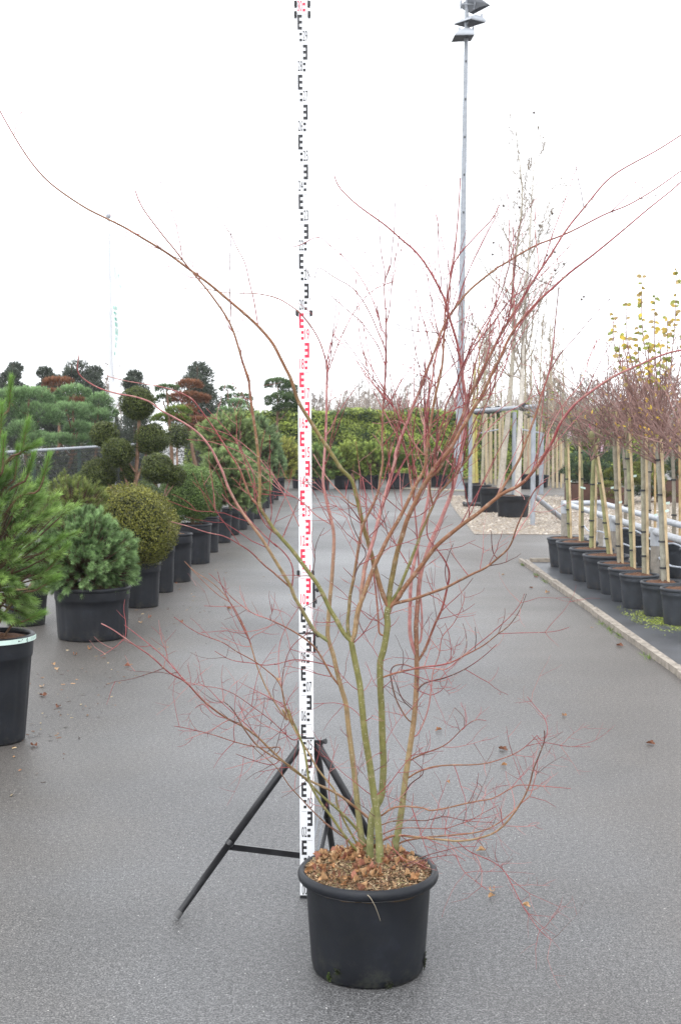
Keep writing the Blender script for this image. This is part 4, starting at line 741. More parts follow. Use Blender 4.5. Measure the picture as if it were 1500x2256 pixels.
# ---------------------------------------------------------------- foliage makers
def pine_shoots(g, c, d, L, nneed, nl, nw, rng, tones, tip=1.35, spread=(0.45, 0.95)):
    """bottle-brush shoots: c, d (K,3), L (K,), needles radiate forward round each shoot"""
    K = len(c); d = norm(d); ref = np.where(np.abs(d[:, 2:]) < 0.9, np.array([0, 0, 1.0]), np.array([1.0, 0, 0])); u = norm(np.cross(d, ref)); w = np.cross(d, u)
    t = rng.rand(K, nneed) ** 0.75; ph = rng.rand(K, nneed) * 6.283; al = rng.uniform(*spread, (K, nneed)) * (1.1 - 0.65 * t)
    b = c[:, None] + d[:, None] * (L[:, None] * t)[..., None]
    rad = np.cos(ph)[..., None] * u[:, None] + np.sin(ph)[..., None] * w[:, None]
    nd = d[:, None] * np.cos(al)[..., None] + rad * np.sin(al)[..., None]
    ln = nl * rng.uniform(0.75, 1.15, (K, nneed))
    sd = norm(np.cross(nd, rad + rng.normal(0, 0.4, nd.shape))) * (nw / 2)
    v = np.stack([b - sd, b + sd, b + nd * ln[..., None]], 2).reshape(-1, 3)
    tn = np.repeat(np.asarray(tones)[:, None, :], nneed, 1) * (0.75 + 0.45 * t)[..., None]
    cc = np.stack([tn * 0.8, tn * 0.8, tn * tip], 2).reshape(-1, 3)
    g.add(v, np.arange(len(v)).reshape(-1, 3), cc)
def leaf_quads(g, p, nrm, size, rng, tones, flat=0.5):
    """small leaves at p facing roughly along nrm"""
    K = len(p); a = norm(rng.normal(0, 1, (K, 3)) * flat + nrm); t = norm(np.cross(a, rng.normal(0, 1, (K, 3)))); s = np.cross(a, t)
    L = size * rng.uniform(0.7, 1.3, K)[:, None]; W = L * 0.42
    v = np.stack([p - t * L, p + s * W + a * L * 0.1, p + t * L, p - s * W + a * L * 0.1], 1).reshape(-1, 3)
    g.add(v, np.arange(4 * K).reshape(-1, 4), np.repeat(np.broadcast_to(tones, (K, 3)), 4, 0))
def sph(n, rng): return norm(rng.normal(0, 1, (n, 3)))
def lump(v, rng, k=5, amp=0.12, f=2.2):
    """smooth random bumps over directions"""
    q = np.zeros(len(v))
    for _ in range(k):
        a = norm(rng.normal(0, 1, 3)); q += np.sin(f * rng.uniform(0.7, 1.6) * (v @ a) * 3 + rng.rand() * 6.28)
    return 1 + amp * q / math.sqrt(k)
def mixc(a, b, t): t = np.asarray(t)[:, None]; return np.asarray(a) * (1 - t) + np.asarray(b) * t
def leafy_ball(g, c, R, n, size, rng, dark, light, amp=0.08, shell=0.16, lo=-1.0):
    """clipped ball of small leaves: dense shell, leaves poking out unevenly, twiggy core"""
    d = sph(int(n * 1.25), rng); d = d[d[:, 2] > lo][:n]; R = np.asarray(R)
    k = lump(d, np.random.RandomState(rng.randint(1 << 30)), 5, amp) ; dep = rng.rand(len(d)) ** 1.6 * shell
    p = c + d * R * (k * (1 - dep) + 0.03 * rng.normal(0, 1, len(d)))[:, None]
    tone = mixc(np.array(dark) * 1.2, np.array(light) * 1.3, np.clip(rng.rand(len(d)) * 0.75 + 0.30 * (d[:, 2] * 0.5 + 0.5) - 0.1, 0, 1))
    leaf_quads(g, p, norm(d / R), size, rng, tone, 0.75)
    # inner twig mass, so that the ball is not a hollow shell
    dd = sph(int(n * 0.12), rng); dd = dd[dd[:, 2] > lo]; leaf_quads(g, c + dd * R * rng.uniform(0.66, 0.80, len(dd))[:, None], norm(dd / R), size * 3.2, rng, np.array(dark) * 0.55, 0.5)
def trunk_path(g, pts, r0, r1, col, step=0.03, n=7):
    p = smooth_path(pts, step); t = np.linspace(0, 1, len(p)); tube(g, p, r0 + (r1 - r0) * t, n, np.asarray(col) * np.random.RandomState(len(p)).uniform(0.8, 1.2, (len(p), 1)))

# ---------------------------------------------------------------- left row of pots
def lp(xc, ybase, yrim, wrim, label, rb=0.82, **kw):
    """pot from its pixel outline: its place comes from where its foot meets the ground"""
    f = G(xc, ybase); r = wrim / 2 * mpp(f[1]); c = np.array([f[0], f[1] + r * rb, 0.0]); r = wrim / 2 * mpp(c[1])
    h = P(xc, yrim, c[1])[2]
    make_pot(c[0], c[1], h, r, r * rb, label, **kw); return c, h, r
LG = 'black pots in the left row'
pots = {}
pots['a'] = lp(-37, 1648, 1396, 196, 'black pot with a pale label band at the left edge of the photo', 0.74, n=72, ribs=12, group=LG)
pots['b'] = lp(48, 1382, 1296, 100, 'black pot half hidden behind the front pine on the left', group=LG)
pots['c'] = lp(190, 1416, 1289, 172, 'wide black pot under the blue-green dwarf pine', 0.88, n=72, ribs=14, collar=0.27, group=LG)
pots['d'] = lp(304, 1341, 1238, 92, 'black pot under the golden-green yew dome', 0.85, group=LG)
pots['e'] = lp(352, 1307, 1193, 62, 'black pot just behind the yew dome pot on the left', 0.85, group=LG)
pots['f'] = lp(389, 1284, 1174, 66, 'black pot with bare brown soil beside the boxwood ball', 0.85, group=LG)
pots['g'] = lp(424, 1244, 1153, 80, 'black pot under the front boxwood ball', 0.86, group=LG)
pots['h'] = lp(459, 1218, 1137, 46, 'black pot under the rear boxwood ball', 0.86, group=LG)
pots['i'] = lp(480, 1197, 1129, 60, 'black pot under the first grey-green pine bush', 0.86, group=LG)
more = [('j', 507, 1180, 1118, 42, 'first'), ('k', 524, 1168, 1110, 44, 'second'), ('l', 540, 1157, 1102, 40, 'third'), ('m', 558, 1144, 1088, 40, 'fourth'),
        ('n', 568, 1134, 1084, 34, 'fifth'), ('o', 580, 1120, 1078, 30, 'sixth'), ('p', 590, 1110, 1074, 28, 'seventh'), ('q', 600, 1102, 1062, 30, 'eighth'), ('r', 612, 1090, 1052, 30, 'ninth')]
for k, x, yb, yr, w, o in more: pots[k] = lp(x, yb, yr, w, 'black pot on the left, %s behind the grey-green pine bush pot' % o, 0.88, ribs=8, group=LG)
# label band round the near pot
c, h, r = pots['a']; lab = None
g = Geo(); A = np.linspace(-1.75, 0.25, 40); rr = r + 0.0035
v = np.array([[c[0] + rr * math.cos(a), c[1] + rr * math.sin(a), z] for z in (h - 0.030, h - 0.006) for a in A]); g.add(v, [[i, i + 1, 41 + i, 40 + i] for i in range(39)])
tb = tag(g.obj('label_band', M['paper'], bpy.data.objects['plant_pot.001'] if 'plant_pot.001' in bpy.data.objects else None), 'pale green label band with black marks')
g = Geo()
def mark(a, z, wa, hz):
    q = r + 0.0045; g.add([[c[0] + q * math.cos(x), c[1] + q * math.sin(x), zz] for x, zz in ((a - wa, z - hz), (a + wa, z - hz), (a + wa, z + hz), (a - wa, z + hz))], [[0, 1, 2, 3]])
zc = h - 0.018
mark(-0.62, zc, 0.045, 0.0010); mark(-0.655, zc, 0.008, 0.0045); mark(-0.668, zc, 0.008, 0.0025); mark(-0.56, zc + 0.006, 0.010, 0.0025)
for q in (-0.43, -0.41, -0.39): mark(q, zc, 0.006, 0.003)
for dz in (-0.008, 0.008): mark(-0.40, zc + dz, 0.012, 0.0028)
for q in np.linspace(-0.25, 0.05, 9): mark(q, zc + 0.003, 0.012, 0.0007); mark(q, zc - 0.003, 0.012, 0.0007)
g.obj('print', M['ink_black'], tb, False)

# pine at the left edge
rng = np.random.RandomState(2)
def pine_bush(name, base, ctr, R, label, nsh, Ls, nneed, nl, nw, rng, dark, light, upb=0.6, cone=0.0, group=None, tipc=1.35, trunk=True, inner=0.35, cat='pine', spread=(0.5, 1.1)):
    t = thing(name, base, label, cat, group); base = np.asarray(base, float); ctr = np.asarray(ctr, float); R = np.asarray(R, float)
    d = sph(nsh * 2, rng); d = d[d[:, 2] > -0.88][:nsh]
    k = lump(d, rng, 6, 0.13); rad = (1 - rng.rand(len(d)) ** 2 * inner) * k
    p = d * rad[:, None]
    if cone: s_ = np.clip(1 - cone * (p[:, 2:3] + 1) / 2, 0.15, 1) * (1 + cone * 0.35); p[:, :2] *= s_
    p = ctr + p * R
    ax = norm(norm(d / R) * 1.0 + np.array([0, 0, upb])) ; L = Ls * rng.uniform(0.7, 1.25, len(d))
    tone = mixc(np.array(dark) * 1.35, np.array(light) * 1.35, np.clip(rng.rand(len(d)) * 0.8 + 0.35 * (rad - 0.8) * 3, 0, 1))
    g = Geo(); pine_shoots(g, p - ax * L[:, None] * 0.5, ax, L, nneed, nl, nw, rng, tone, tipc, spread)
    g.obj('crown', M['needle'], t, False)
    g = Geo(); hub = np.array([ctr[0], ctr[1], ctr[2] - R[2] * 0.45])
    if trunk: trunk_path(g, [base + [0, 0, -0.02], (base + hub) / 2 + rng.normal(0, 0.012, 3), hub], 0.022, 0.014, (0.10, 0.06, 0.035))
    K = len(d); q = np.linspace(0, 1, 5); s0 = hub + (p - hub) * 0.0; e = p
    mid = (s0 + e) / 2 + np.array([0, 0, -0.06]) * R[2]; pp = np.stack([s0 * (1 - x) ** 2 + 2 * mid * x * (1 - x) + e * x * x for x in q], 1)
    tubes_batch(g, (pp, np.broadcast_to(np.linspace(0.006, 0.003, 5), (K, 5))), 4, np.array([[0.09, 0.055, 0.032]] * K))
    g.obj('branches', M['wood'], t)
    return t
c, h, r = pots['a']
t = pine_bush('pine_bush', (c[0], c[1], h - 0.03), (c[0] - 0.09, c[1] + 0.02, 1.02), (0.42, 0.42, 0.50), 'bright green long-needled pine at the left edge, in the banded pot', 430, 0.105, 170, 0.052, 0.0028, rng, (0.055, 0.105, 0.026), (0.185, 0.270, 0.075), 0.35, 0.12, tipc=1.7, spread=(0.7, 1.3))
# tall leaders of the same pine
g = Geo(); lead = [((25, 832), (18, 905)), ((5, 890), (0, 960)), ((62, 925), (45, 1000)), ((8, 960), (5, 1040)), ((75, 1000), (55, 1060)), ((110, 1000), (85, 1080)), ((40, 985), (30, 1060)), ((140, 1180), (90, 1220)), ((150, 1200), (100, 1260)), ((85, 975), (40, 1000)), ((128, 1270), (80, 1300)), ((95, 1350), (50, 1370))]
cs, ds, Ls = [], [], []
for (a, b_) in lead:
    y = c[1] + rng.uniform(-0.15, 0.1); p0, p1 = P(*b_, y), P(*a, y); cs.append(p0); ds.append(p1 - p0); Ls.append(np.linalg.norm(p1 - p0) * 0.92)
pine_shoots(g, np.array(cs), np.array(ds), np.array(Ls), 380, 0.058, 0.0026, rng, np.array([[0.14, 0.245, 0.055]] * len(cs)), 1.5, (0.6, 1.0))
g.obj('leader_shoots', M['needle'], t, False)
g = Geo()
for p0, d, L in zip(cs, ds, Ls): trunk_path(g, [np.array([c[0], c[1], p0[2] - 0.25]), p0 + (np.array([c[0], c[1], p0[2] - 0.1]) - p0) * 0.4, p0, p0 + norm(d) * L], 0.009, 0.004, (0.12, 0.07, 0.04))
g.obj('leader_stems', M['wood'], t)
# dwarf pine
c, h, r = pots['c']; ct = P(180, 1220, c[1] + 0.02)
pine_bush('dwarf_pine', (c[0], c[1], h - 0.03), ct, (0.43, 0.42, 0.335), 'dense blue-green dwarf pine filling the wide pot on the left', 900, 0.055, 130, 0.046, 0.0032, rng, (0.046, 0.082, 0.028), (0.155, 0.232, 0.098), 0.30, 0.36, tipc=1.75, spread=(0.6, 1.25), inner=0.45)
c, h, r = pots['b']; ct = P(140, 1135, c[1] + 0.1); ct[1] += 0.3
pine_bush('dwarf_pine', (c[0], c[1], h - 0.03), ct, (0.30, 0.32, 0.30), 'yellow-green dwarf pine behind the blue-green one', 480, 0.05, 70, 0.042, 0.0032, rng, (0.06, 0.085, 0.022), (0.17, 0.20, 0.055), 0.45, spread=(0.6, 1.2))
# yew dome
c, h, r = pots['d']
t = thing('yew_dome', (c[0], c[1], h - 0.02), 'broad golden-green clipped yew dome in the left row', 'yew')
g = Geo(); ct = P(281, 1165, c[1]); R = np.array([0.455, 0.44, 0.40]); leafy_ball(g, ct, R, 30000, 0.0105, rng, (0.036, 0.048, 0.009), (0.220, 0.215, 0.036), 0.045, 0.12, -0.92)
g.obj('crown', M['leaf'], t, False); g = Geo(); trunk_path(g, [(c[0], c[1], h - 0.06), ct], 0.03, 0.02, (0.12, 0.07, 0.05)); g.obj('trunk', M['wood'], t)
# yew behind the dome
c, h, r = pots['e']; t = thing('yew_ball', (c[0], c[1], h), 'dark green yew ball mostly hidden behind the golden dome', 'yew')
g = Geo(); ct = P(326, 1112, c[1]); leafy_ball(g, ct, (0.17, 0.20, 0.21), 6000, 0.011, rng, (0.018, 0.034, 0.010), (0.055, 0.080, 0.020), 0.06); g.obj('crown', M['leaf'], t, False)
g = Geo(); trunk_path(g, [(c[0], c[1], h - 0.04), (ct[0], ct[1], ct[2] - 0.1)], 0.02, 0.015, (0.12, 0.07, 0.05)); g.obj('trunk', M['wood'], t)
# pom-pom yews
def pompom(label, balls, stems, Y, potc=None, dark=(0.018, 0.032, 0.008), light=(0.105, 0.125, 0.028), name='pom_pom_yew', group='pom-pom yews on the left', n=5200, bark=(0.22, 0.13, 0.085), leaf=0.0105):
    b0 = P(*stems[0][0], Y); t = thing(name, b0, label, 'yew', group)
    for x, y, r_, dy in balls:
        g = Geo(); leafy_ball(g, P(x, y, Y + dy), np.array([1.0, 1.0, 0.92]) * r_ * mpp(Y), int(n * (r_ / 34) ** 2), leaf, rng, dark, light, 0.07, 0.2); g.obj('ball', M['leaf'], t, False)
    for st in stems:
        g = Geo(); pts = [P(x, y, Y + 0.02 * i) for i, (x, y) in enumerate(st[:-1])]; trunk_path(g, pts, st[-1] * mpp(Y), st[-1] * 0.6 * mpp(Y), bark); g.obj('trunk', M['wood'], t)
    return t
Yp = 14.6
pompom('tall pom-pom yew with five dark balls on brown stems', [(304, 888, 40, .05), (231, 957, 33, .1), (259, 997, 36, -.1), (334, 968, 38, .1), (218, 1046, 40, .1), (285, 1045, 22, .1)],
       [((296, 1250), (296, 1130), (298, 1070), (303, 1000), (306, 950), (306, 905), 6.0), ((298, 1120), (300, 1065), (312, 1030), (325, 990), 3.5), ((292, 1120), (282, 1070), (268, 1035), (260, 1005), 3.5), ((290, 1140), (250, 1080), (222, 1050), 2.5), ((298, 1040), (270, 1000), (235, 965), 2.0)], Yp)
c, h, r = pots['f']
pompom('low pom-pom yew with bare brown multi-stems above the bare-soil pot', [(346, 1032, 37, .0), (383, 1048, 27, .1)],
       [((376, 1172), (358, 1122), (352, 1100), (340, 1062), 3.5), ((378, 1170), (356, 1118), (362, 1090), (372, 1060), 3.5), ((380, 1170), (360, 1118), (366, 1092), (384, 1066), 2.5), ((376, 1172), (354, 1120), (344, 1090), (346, 1050), 2.5)], c[1])
pompom('single dark yew ball on a thin bare stem above the boxwoods', [(391, 960, 29, 0)], [((392, 1120), (391, 1030), (390, 1000), (391, 975), 3.2)], 17.6, n=3600, name='yew_standard')
for bx, by, br, yy in ((190, 1062, 28, 16.2), (322, 1085, 30, 16.0)):
    b0 = P(bx, by, yy); b0[2] = 0; t = thing('yew_ball', b0, 'low yew ball left of the pom-pom yew' if bx < 250 else 'low yew ball between the pom-pom yews', 'yew')
    g = Geo(); ctz = P(bx, by, yy); leafy_ball(g, ctz, np.array([1, 1, .95]) * br * mpp(yy), 4200, 0.012, rng, (0.03, 0.05, 0.012), (0.10, 0.135, 0.03), 0.08); g.obj('crown', M['leaf'], t, False)
    g = Geo(); trunk_path(g, [b0, ctz], 0.025, 0.018, (0.12, 0.07, 0.05)); g.obj('trunk', M['wood'], t)
# boxwood balls
for k, x, y, rx, ry, lab in (('g', 414, 1088, 61, 63, 'front fresh green clipped boxwood ball in the left row'), ('h', 448, 1090, 40, 62, 'rear clipped boxwood ball just behind the front one')):
    c, h, r = pots[k]; t = thing('boxwood_ball', (c[0], c[1], h - 0.02), lab, 'boxwood'); ct = P(x, y, c[1]); m_ = mpp(c[1])
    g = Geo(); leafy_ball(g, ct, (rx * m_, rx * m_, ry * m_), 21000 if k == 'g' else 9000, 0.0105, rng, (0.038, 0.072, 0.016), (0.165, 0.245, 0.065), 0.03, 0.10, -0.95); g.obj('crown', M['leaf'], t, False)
    g = Geo(); trunk_path(g, [(c[0], c[1], h - 0.05), ct], 0.025, 0.02, (0.14, 0.10, 0.06)); g.obj('trunk', M['wood'], t)
# pine bushes farther along the row
fb = [('i', 497, 1062, 56, 68, 'grey-green pine bush, first behind the boxwood balls', (0.045, 0.070, 0.028), (0.14, 0.18, 0.075), 330),
      ('k', 540, 1062, 42, 62, 'grey-green pine bush, second behind the boxwood balls', (0.045, 0.072, 0.030), (0.13, 0.17, 0.075), 240),
      ('l', 505, 970, 62, 52, 'tall soft pine with rounded top, left of the pair', (0.050, 0.078, 0.028), (0.15, 0.19, 0.075), 330), ('m', 567, 985, 40, 66, 'tall soft pine with rounded top, right of the pair', (0.045, 0.075, 0.035), (0.13, 0.175, 0.085), 300),
      ('n', 566, 1062, 26, 30, 'small green pine tucked below the tall soft pair', (0.035, 0.065, 0.022), (0.11, 0.16, 0.055), 110), ('p', 602, 1020, 22, 36, 'round blue-green pine near the end of the left row', (0.04, 0.07, 0.035), (0.13, 0.18, 0.09), 120),
      ('q', 622, 1010, 30, 40, 'yellowish pine at the end of the left row', (0.07, 0.085, 0.020), (0.22, 0.22, 0.06), 170), ('r', 650, 1020, 24, 30, 'dark green pine beside the hedge corner', (0.03, 0.05, 0.022), (0.09, 0.125, 0.05), 110)]
for k, x, y, rx, ry, lab, dk, lt, n in fb:
    c, h, r = pots[k]; yy = c[1] + (0.5 if k in 'lm' else 0.1); m_ = mpp(yy)
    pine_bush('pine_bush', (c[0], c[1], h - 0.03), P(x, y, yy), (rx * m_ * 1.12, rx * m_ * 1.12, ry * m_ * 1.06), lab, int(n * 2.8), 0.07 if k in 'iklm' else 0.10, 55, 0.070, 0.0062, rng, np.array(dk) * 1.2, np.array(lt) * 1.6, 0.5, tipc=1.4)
# ---------------------------------------------------------------- left background: fence, cloud pines, conifers, flag
FX = -4.72
fence = thing('net_fence', (FX, 22, 0), 'dark netting fence with a galvanised top rail behind the left row', 'fence')
fz = 1.30
g = Geo(); tube(g, [(FX, 15.5, fz), (FX, 24, fz), (FX, 33, fz)], 0.028, 10); g.obj('top_rail', M['galv'], fence)
for y in (16.5, 20.0, 23.5, 27.0, 31):
    g = Geo(); tube(g, [(FX - 0.02, y, 0), (FX - 0.02, y, fz)], 0.032, 10, (0.05, 0.09, 0.07)); g.obj('post', M['twig'], fence)
    g = Geo(); tube(g, [(FX, y - 0.03, fz), (FX, y + 0.03, fz)], 0.034, 10); g.obj('clamp', M['galv'], fence)
g = Geo(); K = 210; y0 = np.linspace(14.5, 32.0, K); pa = np.stack([np.stack([np.full(K, FX + 0.035), y0, np.full(K, 0.02)], -1), np.stack([np.full(K, FX + 0.035), y0 + 0.75, np.full(K, fz - 0.01)], -1)], 1)
pb = pa.copy(); pb[:, :, 0] += 0.012; pb[:, 0, 1], pb[:, 1, 1] = pa[:, 1, 1].copy(), pa[:, 0, 1].copy()
for q in (pa, pb): tubes_batch(g, (q, np.full((K, 2), 0.0036)), 3)
tag(g.obj('netting', M['net'], fence), kind='stuff')

rng = np.random.RandomState(31)
def pad(g, c, R, n, nl, nw, dark, light, rng):
    """one clipped cushion of needles"""
    d = sph(int(n * 1.8), rng); d = d[d[:, 2] > -0.45][:n]; k = lump(d, rng, 4, 0.09)
    p = c + d * R * (k * (1 - 0.35 * rng.rand(len(d)) ** 2))[:, None]; ax = norm(norm(d / R) + np.array([0, 0, 0.5]) + rng.normal(0, 0.25, d.shape))
    tone = mixc(np.array(dark) * 1.3, np.array(light) * 1.35, np.clip(0.5 * rng.rand(len(d)) + 0.5 * np.clip(d[:, 2], 0, 1), 0, 1))  # top light and shaded underside are put into the needle colour
    pine_shoots(g, p - ax * nl * 0.4, ax, np.full(len(d), nl * 0.7), 9, nl, nw, rng, tone, 1.4, (0.3, 0.9))
GRN = ((0.032, 0.064, 0.024), (0.240, 0.360, 0.165)); LIM = ((0.05, 0.08, 0.015), (0.19, 0.25, 0.05)); BRW = ((0.085, 0.035, 0.018), (0.23, 0.11, 0.06)); DKG = ((0.025, 0.048, 0.018), (0.11, 0.165, 0.065))
NG = 'cloud-pruned pines behind the fence'
def cloud_pine(label, Y, base_px, pads, cols=GRN, group=NG, name='cloud_pine', bark=(0.17, 0.10, 0.065), ground=None, dens=1.7, nl=0.065):
    b0 = P(base_px, 1000, Y); b0[2] = 0 if ground is None else ground; t = thing(name, b0, label, 'pine', group)
    zs = [P(x, y, Y)[2] for x, y, *_ in pads]; top = max(zs); g = Geo(); ix = int(np.argmax(zs)); px = pads[ix]
    tp = P(px[0], px[1], Y); mid = (b0 + tp) / 2 + np.array([rng.uniform(-.12, .12), 0, 0]); tr = smooth_path([b0, b0 * 0.72 + tp * 0.28 + [rng.uniform(-.1, .1), 0, 0], mid, tp], 0.05)
    tube(g, tr, np.linspace(0.055, 0.018, len(tr)), 7, np.asarray(bark) * np.random.RandomState(3).uniform(.8, 1.2, (len(tr), 1))); g.obj('trunk', M['wood'], t)
    for i, q in enumerate(pads):
        x, y, rx, ry = q[:4]; cl = q[4] if len(q) > 4 else cols; dy = rng.uniform(-0.35, 0.35) if i != ix else 0
        c = P(x, y, Y + dy); m_ = mpp(Y + dy); R = np.array([rx * m_, rx * m_ * 0.9, ry * m_]) * 1.15
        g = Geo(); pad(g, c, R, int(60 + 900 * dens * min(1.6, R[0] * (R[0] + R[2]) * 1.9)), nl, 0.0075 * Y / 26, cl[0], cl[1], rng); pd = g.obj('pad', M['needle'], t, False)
        if i != ix:
            k = int(np.argmin(np.abs(tr[:, 2] - (c[2] - R[2] - 0.15)))); g = Geo(); s0 = tr[k]; e = c - [0, 0, R[2] * 0.2]; trunk_path(g, [s0, (s0 + e) / 2 + [0, 0, -0.05], e], 0.022, 0.012, bark, 0.05, 6); g.obj('limb', M['wood'], t)
    return t
W = lambda l: [tuple([q[0] * .26667, 750 + q[1] * .26667, q[2] * .26667, q[3] * .26667] + list(q[4:])) for q in l]
cloud_pine('cloud-pruned pine with broad pads above the left fence rail', 24.5, 60, W([(240, 470, 165, 70), (60, 470, 120, 60), (320, 640, 175, 105), (130, 600, 100, 80), (190, 750, 110, 75), (330, 830, 115, 60)]))
cloud_pine('cloud-pruned pine with a leaning orange trunk behind the fence', 26.0, 135, W([(605, 435, 118, 56), (475, 515, 95, 45), (560, 600, 140, 75), (640, 740, 105, 60), (500, 835, 105, 55), (680, 840, 80, 50)]))
cloud_pine('cloud-pruned pine beside the white flag pole', 27.5, 205, W([(815, 520, 100, 75), (690, 570, 80, 40), (780, 640, 130, 68), (900, 600, 60, 40), (740, 750, 80, 50)]))
cloud_pine('brown-leaved cloud tree far left among dark conifers', 29.0, 122, W([(478, 352, 108, 38, BRW), (440, 447, 75, 36, BRW), (625, 505, 80, 36, BRW)]), BRW, 'brown cloud trees', 'cloud_tree')
W2 = lambda l: [tuple([350 + q[0] * .26667, 800 + q[1] * .26667, q[2] * .26667, q[3] * .26667] + list(q[4:])) for q in l]
cloud_pine('low cloud pine with thin flat pads right of the pom-pom yew', 26.0, 370, W2([(65, 212, 85, 26), (35, 305, 50, 42), (160, 392, 85, 30, LIM), (80, 455, 120, 34, LIM), (150, 470, 90, 26, LIM)]), DKG)
cloud_pine('brown-leaved cloud tree in front of the dark conifer', 28.5, 425, W2([(250, 182, 92, 36, BRW), (240, 293, 155, 42, BRW), (255, 400, 50, 50, BRW), (315, 488, 88, 34, BRW), (290, 560, 60, 40, BRW)]), BRW, 'brown cloud trees', 'cloud_tree')
cloud_pine('distant cloud pine with one small umbrella top', 38.0, 502, W2([(565, 216, 58, 24), (650, 290, 108, 36), (690, 355, 70, 34), (590, 340, 60, 36)]), DKG, dens=0.8)
cloud_pine('cloud pine with dark umbrella top left of the measuring staff', 36.0, 622, W2([(985, 180, 98, 46), (1085, 222, 75, 42), (1030, 315, 130, 62), (1110, 300, 60, 40), (1060, 380, 100, 40)]), DKG)
cloud_pine('pale small cloud pine below the umbrella-topped one', 34.0, 560, W2([(640, 330, 60, 30, GRN), (560, 400, 70, 30, GRN), (720, 390, 60, 30, GRN)]), GRN, dens=0.8)
# low scrub that shows through the netting
for i, (yy, xx, hh) in enumerate(((18.5, -5.6, 0.95), (20.4, -5.5, 1.05), (22.3, -5.8, 1.15), (24.3, -5.6, 1.0), (26.4, -5.9, 1.2), (28.6, -5.7, 1.1), (31, -5.9, 1.2), (33.5, -5.6, 1.2))):
    t = thing('scrub_bush', (xx, yy, 0), 'dark low scrub bush behind the netting, %s from the near end' % ['first', 'second', 'third', 'fourth', 'fifth', 'sixth', 'seventh', 'eighth'][i], 'bush', 'scrub behind the netting'); g = Geo()
    leafy_ball(g, np.array([xx, yy, hh * 0.45]), (0.75, 1.25, hh * 0.62), 5200, 0.026, rng, (0.020, 0.030, 0.014), (0.075, 0.085, 0.035), 0.16, 0.4, -0.75); g.obj('crown', M['leaf'], t, False)
    g = Geo(); trunk_path(g, [(xx, yy, 0), (xx + .05, yy, hh * 0.6)], 0.03, 0.015, (0.10, 0.07, 0.05)); g.obj('trunk', M['wood'], t)
# dark conifers at the back
def conifer(label, px, ytop, ybot, w, Y, rng, col=((0.045, 0.058, 0.044), (0.125, 0.150, 0.110))):
    b0 = P(px, 1000, Y); b0[2] = 0; t = thing('conifer', b0, label, 'conifer', 'dark conifers at the back left'); zt = P(px, ytop, Y)[2]; rw = w * 1.9 * mpp(Y)
    g = Geo(); tube(g, [b0, b0 * .5 + np.array([b0[0], b0[1], zt]) * .5, (b0[0], b0[1], zt)], [0.09, 0.06, 0.015], 7, (0.09, 0.06, 0.045)); g.obj('trunk', M['wood'], t)
    g = Geo(); rr = np.random.RandomState(int(px) + 300); nb = 11
    for q in range(nb):                                  # uneven clumps, fewer and smaller towards a ragged top
        f = q / (nb - 1); c = np.array([b0[0] + rr.normal(0, 0.42) * rw * (1.05 - f), b0[1] + rr.normal(0, 0.3) * rw, zt * (0.30 + 0.66 * f)]); R = rw * np.array([1, .8, 0.75]) * (0.66 - 0.46 * f) * rr.uniform(0.7, 1.35)
        n = int(900 * (1.1 - 0.6 * f)); d = sph(n, rng); p = c + d * R * (rng.rand(n) ** 0.4 * 1.12)[:, None]; ax = norm(d + np.array([0, 0, 0.7]) + rng.normal(0, .4, d.shape))
        pine_shoots(g, p, ax, np.full(n, 0.13), 5, 0.085, 0.022, rng, mixc(*col, rng.rand(n)), 1.2, (0.3, 1.0))
    g.obj('crown', M['needle'], t, False)
for px, yt, w, Y, lab in ((32, 802, 38, 44, 'dark conifer at the far left, behind the front pine'), (-20, 815, 36, 46, 'dark conifer cut by the left edge of the photo'), (108, 815, 32, 45, 'slim dark conifer behind the brown cloud tree'), (160, 800, 42, 46, 'wide dark conifer left of the flag pole'),
                          (210, 812, 30, 47, 'dark conifer touching the flag pole'), (298, 822, 30, 42, 'dark conifer right above the tallest yew ball'), (436, 806, 44, 40, 'largest dark conifer, behind the brown pads')):
    conifer(lab, px, yt, 950, w, Y, rng)
# flag
fy = 29.0; fb0 = P(249, 1000, fy); fb0[2] = 0; ft = P(239, 482, fy); flag = thing('flag_pole', fb0, 'white flag pole with a narrow white flag at the left', 'flag pole')
g = Geo(); tube(g, [fb0, fb0 * .5 + ft * .5, ft], [0.07, 0.05, 0.035], 10); g.obj('pole', M['flagpole'], flag)
g = Geo(); lathe(g, [(0.001, 0), (0.045, 0.03), (0.06, 0.07), (0.045, 0.11), (0.001, 0.14)], ft, 12); g.obj('finial', M['alu'], flag)
g = Geo(); tube(g, [P(240, 490, fy), P(266, 520, fy)], 0.012, 6); g.obj('flag_arm', M['white'], flag)
def flag_pt(u, v, off=0.0):
    q = P(243 + 9 * v, 497 + 360 * v, fy - 0.02)
    return q + np.array([u * (0.15 + 0.04 * math.sin(v * 5)) + 0.03 * math.sin(v * 9 + u * 4), 0.25 * math.sin(u * 5 + v * 4) + 0.08 * math.sin(v * 22) - off, -0.02 * u])
g = Geo(); nv, nu = 60, 8; vs = [flag_pt(j / (nu - 1), i / (nv - 1)) for i in range(nv) for j in range(nu)]
g.add(vs, [[i * nu + j, i * nu + j + 1, (i + 1) * nu + j + 1, (i + 1) * nu + j] for i in range(nv - 1) for j in range(nu - 1)]); fl = g.obj('flag_cloth', M['flag'], flag)
g = Geo()
